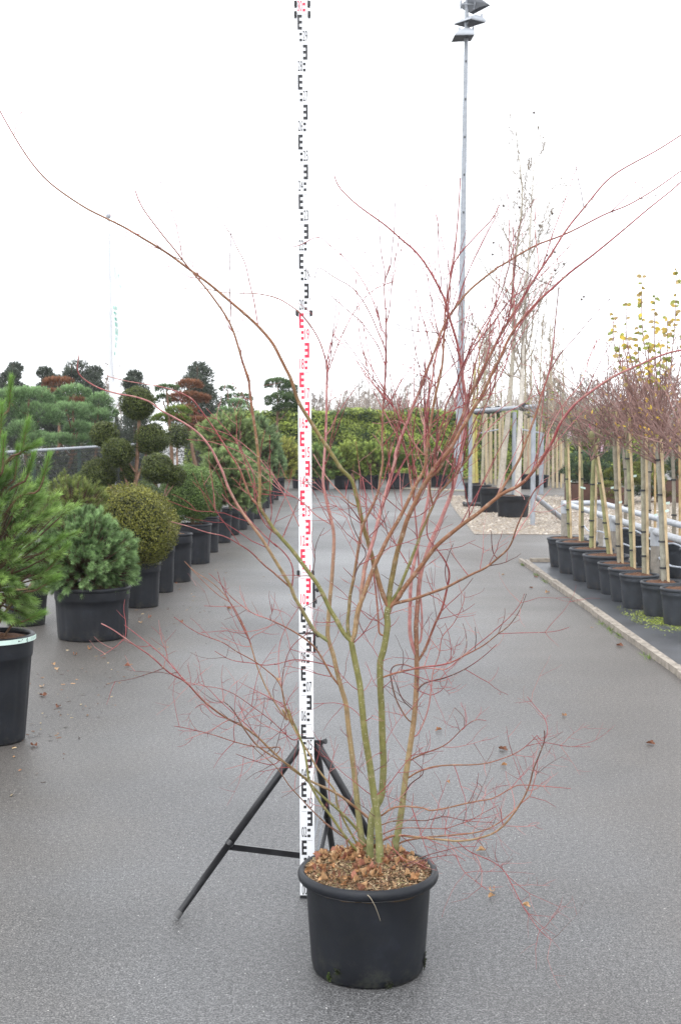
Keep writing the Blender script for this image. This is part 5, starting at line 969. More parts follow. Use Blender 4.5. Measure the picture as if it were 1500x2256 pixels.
for ya, yb, w_ in ((548, 556, 1.4), (561, 568, 1.4), (586, 596, 2.4), (602, 610, 6), (624, 632, 6), (675, 684, 3.2), (688, 694, 2.6), (700, 707, 2.4), (710, 720, 2.6), (723, 738, 2.8), (741, 750, 2.6), (754, 766, 2.6), (775, 783, 1.6)):
    va, vb = (ya - 497) / 360, (yb - 497) / 360; u0 = 0.42; u1 = u0 + w_ / 12.0
    g.add([flag_pt(u0, va, .02), flag_pt(u1, va + .003, .02), flag_pt(u1, vb, .02), flag_pt(u0 + .04, vb - .003, .02)], [[0, 1, 2, 3]])
g.obj('flag_print', M['green_print'], fl, False)
g = Geo(); vs = [P(x, y, fy - 0.12 - 0.05 * (i % 2)) for i, (x, y) in enumerate(((243, 845), (256, 842), (262, 858), (276, 866), (262, 882), (254, 893), (252, 900), (244, 905), (241, 880)))]
n0 = len(vs); vs += [q + np.array([0, 0.14, 0]) for q in vs]; g.add(vs[:n0], [list(range(n0))]); g.add(vs[n0:], [list(range(n0))[::-1]]); g.add(vs, [[i, i + n0, (i + 1) % n0 + n0, (i + 1) % n0] for i in range(n0)]); g.obj('flag_tail', M['flag'], flag, False)

# ---------------------------------------------------------------- hedge and plants before it
HY = 43.0
hedge = thing('thuja_hedge', (1.0, HY, 0), 'long clipped dark green thuja hedge across the background', 'hedge')
rng = np.random.RandomState(77); hx0, hx1, hz = -5.2, 10.5, 2.22
n = 60000; x = rng.uniform(hx0, hx1, n); z = rng.uniform(0.03, hz, n); onTop = rng.rand(n) < 0.22
un = 0.10 * np.sin(x * 2.1) + 0.07 * np.sin(x * 5.3 + z * 3) + 0.06 * np.sin(z * 7 + x); dep = rng.rand(n) ** 2 * 0.22
y = HY + un + dep; z = np.where(onTop, hz + 0.05 * np.sin(x * 3) + 0.09 * rng.normal(0, 0.6, n), z); y = np.where(onTop, HY + rng.uniform(-0.05, 1.2, n), y)
nr = np.where(onTop[:, None], np.array([0, -0.4, 1.0]), np.array([0, -1.0, 0.45])); p = np.stack([x, y, z], -1)
cl = np.clip(0.5 + 0.35 * np.sin(x * 4.3 + z * 5) * np.sin(z * 6.1 - x * 1.7) + rng.normal(0, 0.28, n), 0, 1)
g = Geo(); leaf_quads(g, p, nr, 0.060, rng, mixc((0.026, 0.058, 0.010), (0.34, 0.42, 0.080), np.clip((cl - 0.5) * 1.3 + 0.5, 0, 1)), 0.6)
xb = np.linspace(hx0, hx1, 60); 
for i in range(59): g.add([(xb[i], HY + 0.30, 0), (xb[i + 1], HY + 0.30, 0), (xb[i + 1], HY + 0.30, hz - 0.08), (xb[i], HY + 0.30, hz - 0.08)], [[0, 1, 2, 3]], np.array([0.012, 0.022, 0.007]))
tag(g.obj('foliage', M['leaf'], hedge, False), kind='stuff')
g = Geo()
for q in np.arange(hx0, hx1, 0.7): tube(g, [(q, HY + 0.45, 0), (q, HY + 0.45, 1.9)], [0.04, 0.02], 5, (0.12, 0.08, 0.05))
tag(g.obj('trunks', M['wood'], hedge), kind='stuff')
HG = 'pots in front of the hedge'
for i, (x, yb, yr, w, lab) in enumerate(((760, 1078, 1047, 52, 'black pot in front of the hedge under the yellow pine'), (812, 1078, 1046, 48, 'black pot before the hedge, right of the measuring staff'), (879, 1078, 1043, 58, 'wide black pot before the hedge under the pine ball'), (968, 1073, 1046, 40, 'black pot before the hedge near the lamp mast'),
                                        (704, 1080, 1050, 46, 'black pot before the hedge just behind the staff'), (662, 1076, 1048, 40, 'black pot before the hedge at the left hedge corner'))):
    pots['h%d' % i] = lp(x, yb, yr, w, lab, 0.88, ribs=8, group=HG)
for k, x, y, rx, ry, lab, dk, lt, n in (('h0', 762, 1018, 44, 36, 'yellow-green pine before the hedge, right of the staff', (0.05, 0.07, 0.015), (0.17, 0.20, 0.05), 230), ('h1', 812, 1014, 40, 36, 'loose yellow-green pine before the hedge', (0.05, 0.075, 0.016), (0.16, 0.20, 0.05), 220),
                                       ('h4', 706, 1020, 38, 34, 'green pine before the hedge behind the staff', (0.035, 0.065, 0.02), (0.12, 0.17, 0.05), 170), ('h5', 660, 1022, 32, 36, 'dull green pine at the left end of the hedge', (0.04, 0.065, 0.02), (0.13, 0.165, 0.05), 160),
                                       ('h3', 968, 1022, 24, 30, 'small dark pine before the hedge near the mast', (0.025, 0.045, 0.016), (0.08, 0.115, 0.035), 90)):
    c, h, r = pots[k]; m_ = mpp(c[1]); pine_bush('pine_bush', (c[0], c[1], h - 0.03), P(x, y, c[1]), (rx * m_, rx * m_ * 0.8, ry * m_), lab, int(n * 1.6), 0.15, 50, 0.10, 0.012, rng, np.array(dk) * 1.3, np.array(lt) * 1.6, 0.5, tipc=1.4, group='pines in front of the hedge')
c, h, r = pots['h2']; t = thing('pine_ball', (c[0], c[1], h - 0.02), 'clipped round pine ball before the hedge', 'pine'); g = Geo(); ct = P(880, 1018, c[1]); m_ = mpp(c[1])
pad(g, ct, np.array([32, 32, 28]) * m_, 1900, 0.09, 0.012, (0.035, 0.06, 0.015), (0.14, 0.19, 0.04), rng); g.obj('crown', M['needle'], t, False); g = Geo(); trunk_path(g, [(c[0], c[1], h - 0.05), ct], 0.03, 0.02, (0.14, 0.09, 0.05)); g.obj('trunk', M['wood'], t)

# ---------------------------------------------------------------- bare trees
def grow(base, d0, L, r0, rng, levels=3, nch=(9, 6, 5), ang=(0.6, 0.7, 0.8), lr=(0.5, 0.5, 0.5), rr=0.5, up=0.35, npts=9, start=0.3, wob=0.05, upl=None):
    """trunk and its generations of limbs: returns a list of (points, radii) per generation"""
    gens = []; t = np.linspace(0, 1, npts)
    def lines(s, d, L, r, wob, lift):
        K = len(s); p = np.zeros((K, npts, 3)); p[:, 0] = s; d = norm(d)
        for i in range(1, npts): d = norm(d + rng.normal(0, wob, (K, 3)) + np.array([0, 0, lift / npts])); p[:, i] = p[:, i - 1] + d * (L / (npts - 1))[:, None]
        return p, r[:, None] * (1 - 0.8 * t)[None]
    p, r = lines(np.array([base], float), np.array([d0], float), np.array([L]), np.array([r0]), wob, 0.0); gens.append((p, r)); LL = np.array([L])
    for g_ in range(levels):
        K = len(p); n = nch[g_]; ti = rng.uniform(start if g_ == 0 else 0.2, 0.97, (K, n)); fi = ti * (npts - 1); i0 = np.minimum(fi.astype(int), npts - 2); fr = fi - i0; k = np.arange(K)[:, None]
        s = p[k, i0] * (1 - fr)[..., None] + p[k, i0 + 1] * fr[..., None]; tn = norm(p[k, i0 + 1] - p[k, i0]); sd = norm(np.cross(tn, rng.normal(0, 1, tn.shape)))
        d = norm(tn * math.cos(ang[g_]) + sd * math.sin(ang[g_])); Lc = LL[:, None] * lr[g_] * (1.15 - 0.75 * ti) * rng.uniform(0.6, 1.2, (K, n)); rc = r[k, i0] * rr * rng.uniform(0.6, 1.0, (K, n))
        p, r = lines(s.reshape(-1, 3), d.reshape(-1, 3), Lc.ravel(), np.maximum(rc.ravel(), 0.0012), 0.10, up); LL = Lc.ravel(); gens.append((p, r))
    return gens
def put_tree(t, gens, cols, mats=('wood', 'twig'), minr=0.0):
    g = Geo(); p, r = gens[0]; tube(g, p[0], r[0], 8, np.asarray(cols[0]) * np.random.RandomState(5).uniform(0.85, 1.15, (len(p[0]), 1))); g.obj('trunk', M[mats[0]], t)
    g = Geo()
    for i, (p, r) in enumerate(gens[1:]): tubes_batch(g, (p, np.maximum(r, minr)), 3 if i else 4, np.asarray(cols[min(i + 1, len(cols) - 1)])[None] * np.random.RandomState(i).uniform(0.75, 1.25, (len(p), 1)))
    g.obj('crown', M[mats[1]], t)
rng = np.random.RandomState(90)
ft_ = [(690, 845, 74), (722, 850, 82), (752, 838, 70), (790, 828, 78), (828, 842, 86), (862, 818, 72), (893, 822, 80), (925, 812, 74), (960, 820, 84), (990, 818, 70), (1195, 815, 70), (1228, 822, 78), (1262, 812, 72), (1300, 800, 80), (1340, 815, 74), (1385, 806, 82), (1430, 812, 70), (1475, 802, 78),
       (225, 792, 62), (272, 806, 60), (640, 858, 84), (1160, 820, 82)]
ords = ['1st', '2nd', '3rd'] + ['%dth' % i for i in range(4, 30)]
for i, (px, yt, Y) in enumerate(ft_):
    b0 = P(px, 1000, Y); b0[2] = 0; H = P(px, yt, Y)[2] * 0.86; lab = 'hazy bare tree beyond the hedge, %s from the left along it' % ords[i] if i < 10 else ('hazy bare tree behind the right-hand trees, %s from the left' % ords[i - 10] if i < 18 else ['bare grey tree left of the flag pole', 'bare grey tree right of the flag pole', 'faint bare tree above the left end of the hedge', 'faint bare tree behind the plane trees'][i - 18])
    t = thing('bare_tree', b0, lab, 'tree', 'bare trees beyond the hedge'); br = np.array([0.26, 0.215, 0.185]) * rng.uniform(0.85, 1.2)
    put_tree(t, grow(b0, (rng.normal(0, 0.04), 0, 1), H, 0.11, rng, 3, (16, 8, 6), (0.65, 0.6, 0.6), (0.42, 0.5, 0.55), 0.5, 0.4, start=0.18), [br, br, br * 1.1], minr=0.008)
# distant brushwood behind the hedge
g = Geo(); n = 9500; px = rng.uniform(600, 1560, n); Y = rng.uniform(55, 95, n); x = (px - 750) / FPX * Y; hh = rng.uniform(2.0, 4.6, n) * Y / 78 * (0.62 + 0.42 * np.abs(np.sin(px * 0.021) * np.sin(px * 0.0083 + 1)) + 0.12 * np.sin(px * 0.11)); t6 = np.linspace(0, 1, 6); pp = np.zeros((n, 6, 3)); dv = rng.normal(0, 0.35, (n, 3)); dv[:, 2] = 1
for i in range(6): pp[:, i] = np.stack([x, Y, 0 * x], -1) + dv * (hh * t6[i])[:, None] + rng.normal(0, 0.08, (n, 3)) * t6[i]
tubes_batch(g, (pp, np.broadcast_to(0.022 * (1 - 0.6 * t6), (n, 6))), 3, mixc((0.27, 0.23, 0.20), (0.36, 0.30, 0.25), rng.rand(n)))  # distance haze is partly put into these pale bark colours
tag(g.obj('brushwood', M['twig']), 'hazy brown bare brushwood beyond the hedge', 'brushwood', kind='stuff')

# ---------------------------------------------------------------- lamp mast
mb = G(1010, 1079); mt = P(1029, -45, mb[1]); mast = thing('floodlight_mast', mb, 'tall pale steel floodlight mast with three lamp heads', 'lamp mast')
g = Geo(); K = 24; q = np.linspace(0, 1, K); tube(g, mb + (mt - mb) * q[:, None], 0.115 - 0.068 * q, 14); g.obj('mast', M['galv'], mast)
g = Geo(); lathe(g, [(0.001, 0.02), (0.26, 0.02), (0.26, 0.0)], (mb[0], mb[1], 0.01), 16); box(g, mb + [0, 0, 0.06], (0.16, 0.16, 0.05)); g.obj('base_plate', M['galv'], mast, False)
g = Geo(); bc = P(1009, 993, mb[1] - 0.17); box(g, bc, (0.105, 0.055, 0.19)); bo = g.obj('control_box', M['alu'], mast, False)
g = Geo(); box(g, bc + [0.0, -0.058, -0.14], (0.02, 0.006, 0.02)); g.obj('lock', M['rubber'], bo, False)
for z in np.linspace(2.5, 11.5, 10):
    k = z / mt[2]; g = Geo(); pz = mb + (mt - mb) * k; rz_ = 0.115 - 0.068 * k; box(g, pz + [0, -rz_ - 0.004, 0], (0.02, 0.006, 0.03)); g.obj('step_socket', M['rubber'], mast, False)
def floodlight(corners, depth, bulge_px):
    """asymmetric floodlight: dark glass below (traced corner by corner), pale curved housing above"""
    g = Geo(); pts = [P(x, y, mb[1] - dy) for x, y, dy in corners]; c0 = np.mean(pts, 0); g.add([q - [0, 0, .01] for q in pts], [[0, 1, 2, 3]]); tpt = P(*bulge_px, mb[1] - 0.05)
    h = Geo(); n_ = 8; rows = []
    for i in range(n_ + 1):
        s_ = i / n_; k = 1 - s_ ** 2.0 * 0.72; rows.append([c0 + (q - c0) * k + (tpt - c0) * s_ for q in pts])
    v = [q for r_ in rows for q in r_]; h.add(v, [[i * 4 + j, i * 4 + (j + 1) % 4, (i + 1) * 4 + (j + 1) % 4, (i + 1) * 4 + j] for i in range(n_) for j in range(4)]); h.add(rows[-1], [[0, 1, 2, 3]])
    o = h.obj('lamp_head', M['alu'], mast, False); g.obj('lamp_glass', M['lampglass'], o, False)
    g = Geo(); ax = P(bulge_px[0], bulge_px[1] + 6, mb[1] - 0.1)
    a = np.linspace(0, 6.283, 17); 
    for sx_ in (-1, 1): tube(g, np.stack([ax[0] + sx_ * 0.18 + 0.0 * a, ax[1] + 0.11 * np.sin(a), ax[2] + 0.11 * np.cos(a)], -1), 0.02, 6, cap=False)
    tube(g, [ax - [0.18, 0, 0], ax + [0.18, 0, 0]], 0.02, 6); g.obj('bracket', M['galv'], o)
floodlight([(1018, 18, -.5), (1058, -6, .4), (1080, 10, .4), (1042, 30, -.5)], 0, (1030, 2))
floodlight([(999, 52, -.5), (1036, 40, .5), (1069, 48, .4), (1030, 60, -.6)], 0, (1046, 33))
floodlight([(1001, 76, .4), (1045, 75, .5), (1037, 89, -.5), (994, 91, -.6)], 0, (1027, 62))

# ---------------------------------------------------------------- trees on the gravel
GG = 'pots on the gravel'
gpots = {}
for k, x, yb, yr, w, lab in (('p1', 1134, 1141, 1091, 76, 'black pot of the white-stemmed plane tree on the gravel'), ('p2', 1088, 1130, 1074, 60, 'black pot of the pale-barked plane tree on the gravel'), ('p3', 1062, 1110, 1068, 46, 'black pot on the gravel next to the lichen-yellow stems'), ('p4', 1048, 1101, 1063, 50, 'black pot under the lichen-yellow stems near the mast'),
                             ('p5', 1160, 1078, 1044, 40, 'black pot at the back of the gravel left of the steel post'), ('p6', 1190, 1074, 1046, 44, 'black pot at the back of the gravel right of the steel post'), ('p7', 1232, 1062, 1040, 34, 'black pot by the hedge at the back right')):
    gpots[k] = lp(x, yb, yr, w, lab, 0.86, group=GG)
rng = np.random.RandomState(41)
def tall_tree(label, k, pts, r0, col, H, nbr, tcol, start=0.30, group='tall bare trees on the gravel'):
    c, h, r = gpots[k]; Y = c[1]; t = thing('plane_tree', (c[0], c[1], h - 0.04), label, 'tree', group)
    ps = np.array([P(x, y, Y + 0.02 * i) for i, (x, y) in enumerate(pts)]); ps[0, 2] = h - 0.06
    tr = smooth_path(ps, 0.12); q = np.linspace(0, 1, len(tr)); rad = r0 * (1 - 0.93 * q ** 0.8)
    g = Geo(); tube(g, tr, rad, 9, np.asarray(col) * rng.uniform(0.85, 1.1, (len(tr), 1))); g.obj('trunk', M['wood'], t)
    g = Geo(); st, dr, ll, rr_ = [], [], [], []
    for _ in range(nbr):
        i = int(rng.uniform(start, 0.97) * (len(tr) - 1)); a = rng.rand() * 6.283; st.append(tr[i]); dr.append((math.cos(a), math.sin(a) * .7, rng.uniform(0.35, 1.3))); ll.append(rng.uniform(0.7, 2.0) * (1.15 - i / len(tr)) * H / 7); rr_.append(max(0.005, rad[i] * 0.36))
    tt = []
    for lv in range(3):
        p, r_, _ = twig_batch(8, np.array(st), np.array(dr), np.array(ll), np.array(rr_), rng, 0.25, 0.9); tubes_batch(g, (p, np.maximum(r_, 0.004)), 4 if lv == 0 else 3, np.asarray(tcol)[None] * rng.uniform(.8, 1.2, (len(st), 1)))
        if lv == 2: break
        s2, d2, l2, r2 = [], [], [], []
        for j in range(len(st)):
            for _ in range(5 if lv == 0 else 3):
                i = rng.randint(2, 7); tn = norm(p[j, i + 1 if i < 7 else i] - p[j, i - 1]); s2.append(p[j, i]); d2.append(norm(tn + norm(np.cross(tn, rng.normal(0, 1, 3))) * 0.7)); l2.append(ll[j] * rng.uniform(0.25, 0.55)); r2.append(rr_[j] * 0.5)
        st, dr, ll, rr_ = s2, d2, l2, r2
        tt += s2
    # hanging seed balls
    g.obj('crown', M['twig'], t)
    return t, tt
PB = (0.42, 0.38, 0.31)
t1, e1 = tall_tree('plane tree with the whitest stem, in the front pot on the gravel', 'p1', [(1140, 1095), (1143, 1000), (1148, 880), (1152, 760), (1158, 640), (1165, 560), (1172, 430), (1178, 330), (1176, 250)], 0.064, (0.54, 0.50, 0.44), 7.5, 42, (0.30, 0.25, 0.20))
t2, e2 = tall_tree('plane tree with mottled beige bark leaning behind the white-stemmed one', 'p2', [(1102, 1080), (1110, 1000), (1118, 930), (1124, 860), (1132, 740), (1130, 620), (1142, 520), (1150, 420), (1132, 250)], 0.074, PB, 7.0, 38, (0.30, 0.25, 0.20))
t3, e3 = tall_tree('slim bare tree beside the mottled plane on the gravel', 'p3', [(1062, 1074), (1064, 980), (1066, 860), (1074, 760), (1080, 690)], 0.04, (0.34, 0.31, 0.22), 4.5, 16, (0.32, 0.27, 0.21))
t4, e4 = tall_tree('young tree with lichen-yellow stem near the mast', 'p4', [(1050, 1068), (1048, 980), (1050, 880), (1056, 780), (1052, 700)], 0.05, (0.42, 0.36, 0.10), 4.5, 16, (0.32, 0.28, 0.2))
g = Geo(); trunk_path(g, [P(1043, 1066, gpots['p4'][0][1]), P(1042, 960, gpots['p4'][0][1]), P(1046, 800, gpots['p4'][0][1])], 0.05, 0.03, (0.40, 0.36, 0.16), 0.1, 8); g.obj('trunk', M['wood'], t4)
for k, lab, px in (('p5', 'thin bare tree left of the steel post at the back', 1160), ('p6', 'thin bare tree right of the steel post at the back', 1191), ('p7', 'thin bare tree by the hedge at the back right', 1232)): tall_tree(lab, k, [(px, 1055), (px + 1, 960), (px - 2, 850), (px + 2, 740)], 0.04, (0.36, 0.31, 0.22), 3.6, 14, (0.33, 0.27, 0.2))
g0 = Geo(); lathe(g0, [(0.001, -0.022), (0.014, -0.018), (0.022, 0), (0.014, 0.018), (0.001, 0.022)], (0, 0, 0), 8, (0.08, 0.06, 0.05)); sb = g0.mesh('seed_ball', M['wood'])
for i, (x, y) in enumerate(((1176, 247), (1144, 421), (1144, 456), (1109, 453), (1214, 466), (1217, 470), (1087, 534), (1085, 560), (1222, 555), (1188, 496), (1242, 581), (1223, 595), (1281, 659), (1286, 653), (1205, 562))):
    q = P(x, y, 24.0 + 0.2 * (i % 3)); o = link_copy('seed_ball', sb, q, (0, 0, 0), (1.15,) * 3); o.parent = t1; o.location = Vector(q) - t1.location
    g = Geo(); tube(g, [q, q + [0.01, 0, 0.10], q + [0.03, 0, 0.2]], 0.0022, 3, (0.3, 0.25, 0.2)); g.obj('seed_stalk', M['twig'], t1)
# support frame of steel pipe
pf = G(1173, 1158); fr = thing('tree_support', pf, 'galvanised pipe support frame around the plane trees', 'frame')
zt = 2.02; e0 = P(1176, 897, pf[1]); far = np.array([P(1048, 907, 27.6)[0], 27.6, zt])
for a, b_ in (((pf[0], pf[1], 0), (pf[0], pf[1], zt - 0.035)), ((G(1033, 1114)[0], 27.6, 0), (G(1033, 1114)[0], 27.6, zt - .035)), ((P(1133, 900, 25.6)[0], 25.6, 0), (P(1133, 900, 25.6)[0], 25.6, zt - 0.035))):
    g = Geo(); tube(g, [a, b_], 0.042, 12); g.obj('post', M['galv'], fr)
g = Geo(); tube(g, [(pf[0] + 0.05, pf[1] - 0.05, zt), (far[0] - 0.15, far[1], zt)], 0.04, 12); rl = g.obj('cross_pipe', M['galv'], fr)
for q in (0.12, 0.55, 0.72, 0.86, 0.95):
    g = Geo(); s0 = np.array([pf[0], pf[1], zt]); d = np.array([far[0], far[1], zt]) - s0; tube(g, [s0 + d * q, s0 + d * (q + 0.035)], 0.075, 8); g.obj('tie', M['rubber'], rl)
g = Geo(); tube(g, [P(1177, 1093, pf[1]), (G(1243, 1150)[0], G(1243, 1150)[1], 0.03)], 0.045, 10); g.obj('brace', M['galv'], fr)
g = Geo(); q = G(1033, 1114); tube(g, [(q[0] - 0.15, 27.55, 0.05), (q[0] + 0.3, 27.5, 0.05)], 0.045, 10); tube(g, [(q[0] - 0.1, 27.9, 0.05), (q[0] - 0.1, 27.2, 0.05)], 0.04, 8); g.obj('ground_pipe', M['rubber'], fr)
g = Geo(); tube(g, [P(1150, 946, 30), P(1192, 954, 30)], 0.02, 6); tube(g, [P(1050, 955, 33), P(1098, 946, 33)], 0.02, 6); g.obj('wire', M['galv'], fr)
g = Geo(); tube(g, [(P(1193, 955, 33)[0], 33, 0), P(1193, 953, 33)], 0.06, 10); g.obj('post', M['galv'], fr)
# far row of staked saplings in front of the hedge
rng = np.random.RandomState(55)
xs = [1063, 1072, 1083, 1092, 1100, 1156, 1168, 1186, 1200, 1209, 1219, 1228, 1240, 1075]
for i, x in enumerate(xs):
    Y = rng.uniform(36, 41.5); b0 = P(x, 1000, Y); b0[2] = 0
    t = thing('staked_sapling', b0, 'thin staked sapling before the hedge, %s in the back row' % ords[i], 'sapling', 'far staked saplings')
    gens = grow(b0, (rng.normal(0, .01), 0, 1), rng.uniform(3.6, 5.2), 0.045, rng, 2, (12, 6), (0.4, 0.5), (0.28, 0.5), 0.4, 0.5, start=0.48, wob=0.012); put_tree(t, gens, [(0.40, 0.34, 0.25), (0.33, 0.27, 0.2)], minr=0.006)
    g = Geo(); tube(g, [b0 + [0.10, -0.05, 0], b0 + [0.09, -0.05, rng.uniform(1.7, 2.2)]], 0.028, 7, (0.45, 0.36, 0.22)); s_ = tag(g.obj('wooden_stake', M['bamboo']), 'pale wooden stake tied to the %s thin sapling in the back row' % ords[i], 'stake', 'far stakes')
# ---------------------------------------------------------------- right-hand rows: rails, pots, standards
rng = np.random.RandomState(63)
RG = 'black pots in the right front row'
front = [(1254, 1252, 1184, 88), (1277, 1267, 1192, 94), (1310, 1284, 1207, 99), (1342, 1301, 1221, 103), (1366, 1313, 1239, 87), (1391, 1329, 1251, 90), (1415, 1344, 1264, 88), (1465, 1362, 1280, 93), (1512, 1382, 1294, 98)]
rp = []
for i, (x, yb, yr, w) in enumerate(front): rp.append(lp(x, yb, yr, w, 'black pot beside the timber edging, %s counted from the far corner' % ords[i], 0.80, ribs=0, n=48, group=RG, soil_drop=0.02, mat='pot_right'))
back = [(3.55, 16.1), (3.62, 15.1), (3.66, 14.15), (3.70, 13.2), (3.74, 12.2), (3.78, 11.3)]
bp_ = []
for i, (x, y) in enumerate(back):
    make_pot(x, y, 0.40, 0.225, 0.18, 'black pot in the second right-hand row, %s from the far end' % ords[i], 'black pots in the right second row', ribs=0, n=40, soil_drop=0.02, mat='pot_right'); bp_.append((np.array([x, y, 0]), 0.40, 0.225))
# rails
RZ = 0.655; fA = P(1244, 1110, 1); 
def rail_pt(px, py, z): d = ray(px, py); t = (z - CAMH) / d[2]; return np.array([d[0] * t, d[1] * t, z])
c0, c1, c2, c3 = rail_pt(1243, 1109, RZ), rail_pt(1500, 1190, RZ), rail_pt(1323, 1108, RZ), rail_pt(1500, 1157, RZ)
far_f = c0 + (c1 - c0) * 1.25; far_b = c2 + (c3 - c2) * 1.3
rail = thing('pipe_rail', (c0[0], c0[1], 0), 'U-shaped galvanised pipe rail that the right-hand trees are tied to', 'rail')
for nm, a, b_ in (('front_pipe', c0, far_f), ('rear_pipe', c2, far_b), ('end_pipe', c0, c2)):
    g = Geo(); tube(g, [a, (a + b_) / 2, b_], 0.034, 12); g.obj(nm, M['galv_pale'], rail)
for q in (c0, c2, rail_pt(1443, 1172, RZ), c2 + (far_b - c2) * 0.62, c0 + (far_f - c0) * 0.42):
    g = Geo(); tube(g, [(q[0], q[1], 0), (q[0], q[1], RZ - 0.03)], 0.040, 10, (0.30, 0.27, 0.23)); po = g.obj('post', M['wood'], rail)
    g = Geo(); tube(g, [(q[0], q[1], RZ - 0.13), (q[0], q[1], RZ + 0.036)], 0.046, 12); g.obj('socket', M['galv_pale'], po)
# irrigation hoses slung below the rails
for i, (x, z) in enumerate(((3.02, 0.42), (3.25, 0.48))):
    g = Geo(); ys_ = np.linspace(9.0, 16.5, 24); tube(g, np.stack([x + 0.04 * np.sin(ys_ * 2), ys_, z + 0.035 * np.sin(ys_ * 3.1 + i)], -1), 0.009, 6); tag(g.obj('irrigation_hose', M['hose']), 'pale hose slung under the %s pipe of the right rail' % ('front' if i == 0 else 'rear'), 'hose', 'hoses on the right')
W13 = lambda x, y: (1000 + x / 3, 780 + y / 3)
std = [  # trunk pixels (in the 3x crop), stake pixels, trunk colour
 ([(765, 1190), (748, 800), (738, 480)], [(776, 1190), (755, 590)], (0.24, 0.24, 0.12)), ([(846, 1222), (838, 700), (812, 480)], [(832, 1222), (830, 565)], (0.25, 0.24, 0.13)),
 ([(908, 1262), (918, 760), (935, 640), (965, 520)], [(930, 1258), (940, 820), (945, 600)], (0.25, 0.25, 0.12)), ([(1030, 1290), (975, 900), (935, 650), (905, 540)], [(1047, 1288), (1000, 980), (950, 665)], (0.26, 0.25, 0.12)),
 ([(1096, 1360), (1075, 900), (1062, 640), (1060, 440)], [(1116, 1360), (1096, 900), (1076, 380)], (0.27, 0.24, 0.18)), ([(1185, 1395), (1162, 900), (1146, 600), (1132, 450)], [(1197, 1395), (1180, 900), (1153, 360)], (0.25, 0.25, 0.15)),
 ([(1262, 1435), (1252, 900), (1250, 640), (1262, 460)], [(1283, 1440), (1275, 900), (1268, 300)], (0.28, 0.26, 0.19)), ([(1390, 1470), (1362, 900), (1346, 640), (1372, 560)], [(1420, 1460), (1392, 1000), (1368, 560)], (0.27, 0.26, 0.21)),
 ([(1560, 1500), (1545, 1000), (1535, 640), (1540, 540)], [(1580, 1500), (1565, 1000), (1558, 500)], (0.27, 0.25, 0.2))]
def twiggy(t, top, d0, H, spread, rng, nl, tcol, minr=0.0019, lv=(5, 4)):
    """vase-shaped crown of thin shoots from the top of a stem"""
    g = Geo(); a = rng.rand(nl) * 6.283; k = rng.uniform(0.10, 1.0, nl) ** 0.8 * spread
    st = np.repeat(top[None], nl, 0) - np.array([0, 0, 1.0]) * (rng.rand(nl, 1) * 0.26) ; dr = np.stack([np.cos(a) * k, np.sin(a) * k, np.full(nl, 1.0)], -1); L = H * rng.uniform(0.5, 1.05, nl); R = np.full(nl, 0.0066)
    ends = []
    for l in range(3):
        p, r_, _ = twig_batch(8, st, dr, L, R, rng, 0.35, 0.45); tubes_batch(g, (p, np.maximum(r_, minr)), 4 if l == 0 else 3, np.asarray(tcol)[None] * rng.uniform(.7, 1.3, (len(st), 1))); ends.append(p)
        if l == 2: break
        n = lv[l]; K = len(st); ii = rng.randint(1, 7, (K, n)); kk = np.arange(K)[:, None]; tn = norm(p[kk, ii + 1] - p[kk, ii - 1]); sd = norm(np.cross(tn, rng.normal(0, 1, tn.shape)))
        L = (L[:, None] * rng.uniform(0.25, 0.6, (K, n)) * (1.1 - ii / 9)).ravel(); R = (R[:, None] * 0.6 * np.ones((1, n))).ravel(); st = p[kk, ii].reshape(-1, 3); dr = norm(tn + sd * 0.75).reshape(-1, 3)
    g.obj('crown', M['twig'], t); return ends
MAU = (0.27, 0.16, 0.138); GRY = (0.22, 0.19, 0.15)
SG = 'standard trees tied to the right rail'
def ties(t, pts, r, zs):
    for z in zs:
        k = int(np.argmin(np.abs(pts[:, 2] - z))); g = Geo(); tube(g, [pts[k] - [0, 0, .008], pts[k] + [0, 0, .008]], r + 0.007, 9); g.obj('tree_tie', M['rubber'], t)
def plant_label(p, label, mat='paper', w=0.05, h=0.022, ang=0.2):
    g = Geo(); ca, sa = math.cos(ang), math.sin(ang); q = [np.array(p) + np.array([u * w * ca, -0.004 + 0.01 * u, u * w * sa + v * h]) for u, v in ((0, -.5), (1, -.5), (1, .5), (0, .5))]
    q += [x + np.array([0, 0.0012, 0]) for x in q]; g.add(q, BOXF[[0, 1, 2, 3, 4, 5]]); return tag(g.obj('plant_label', M[mat], smooth=False), label, 'label', 'plant labels on the right')
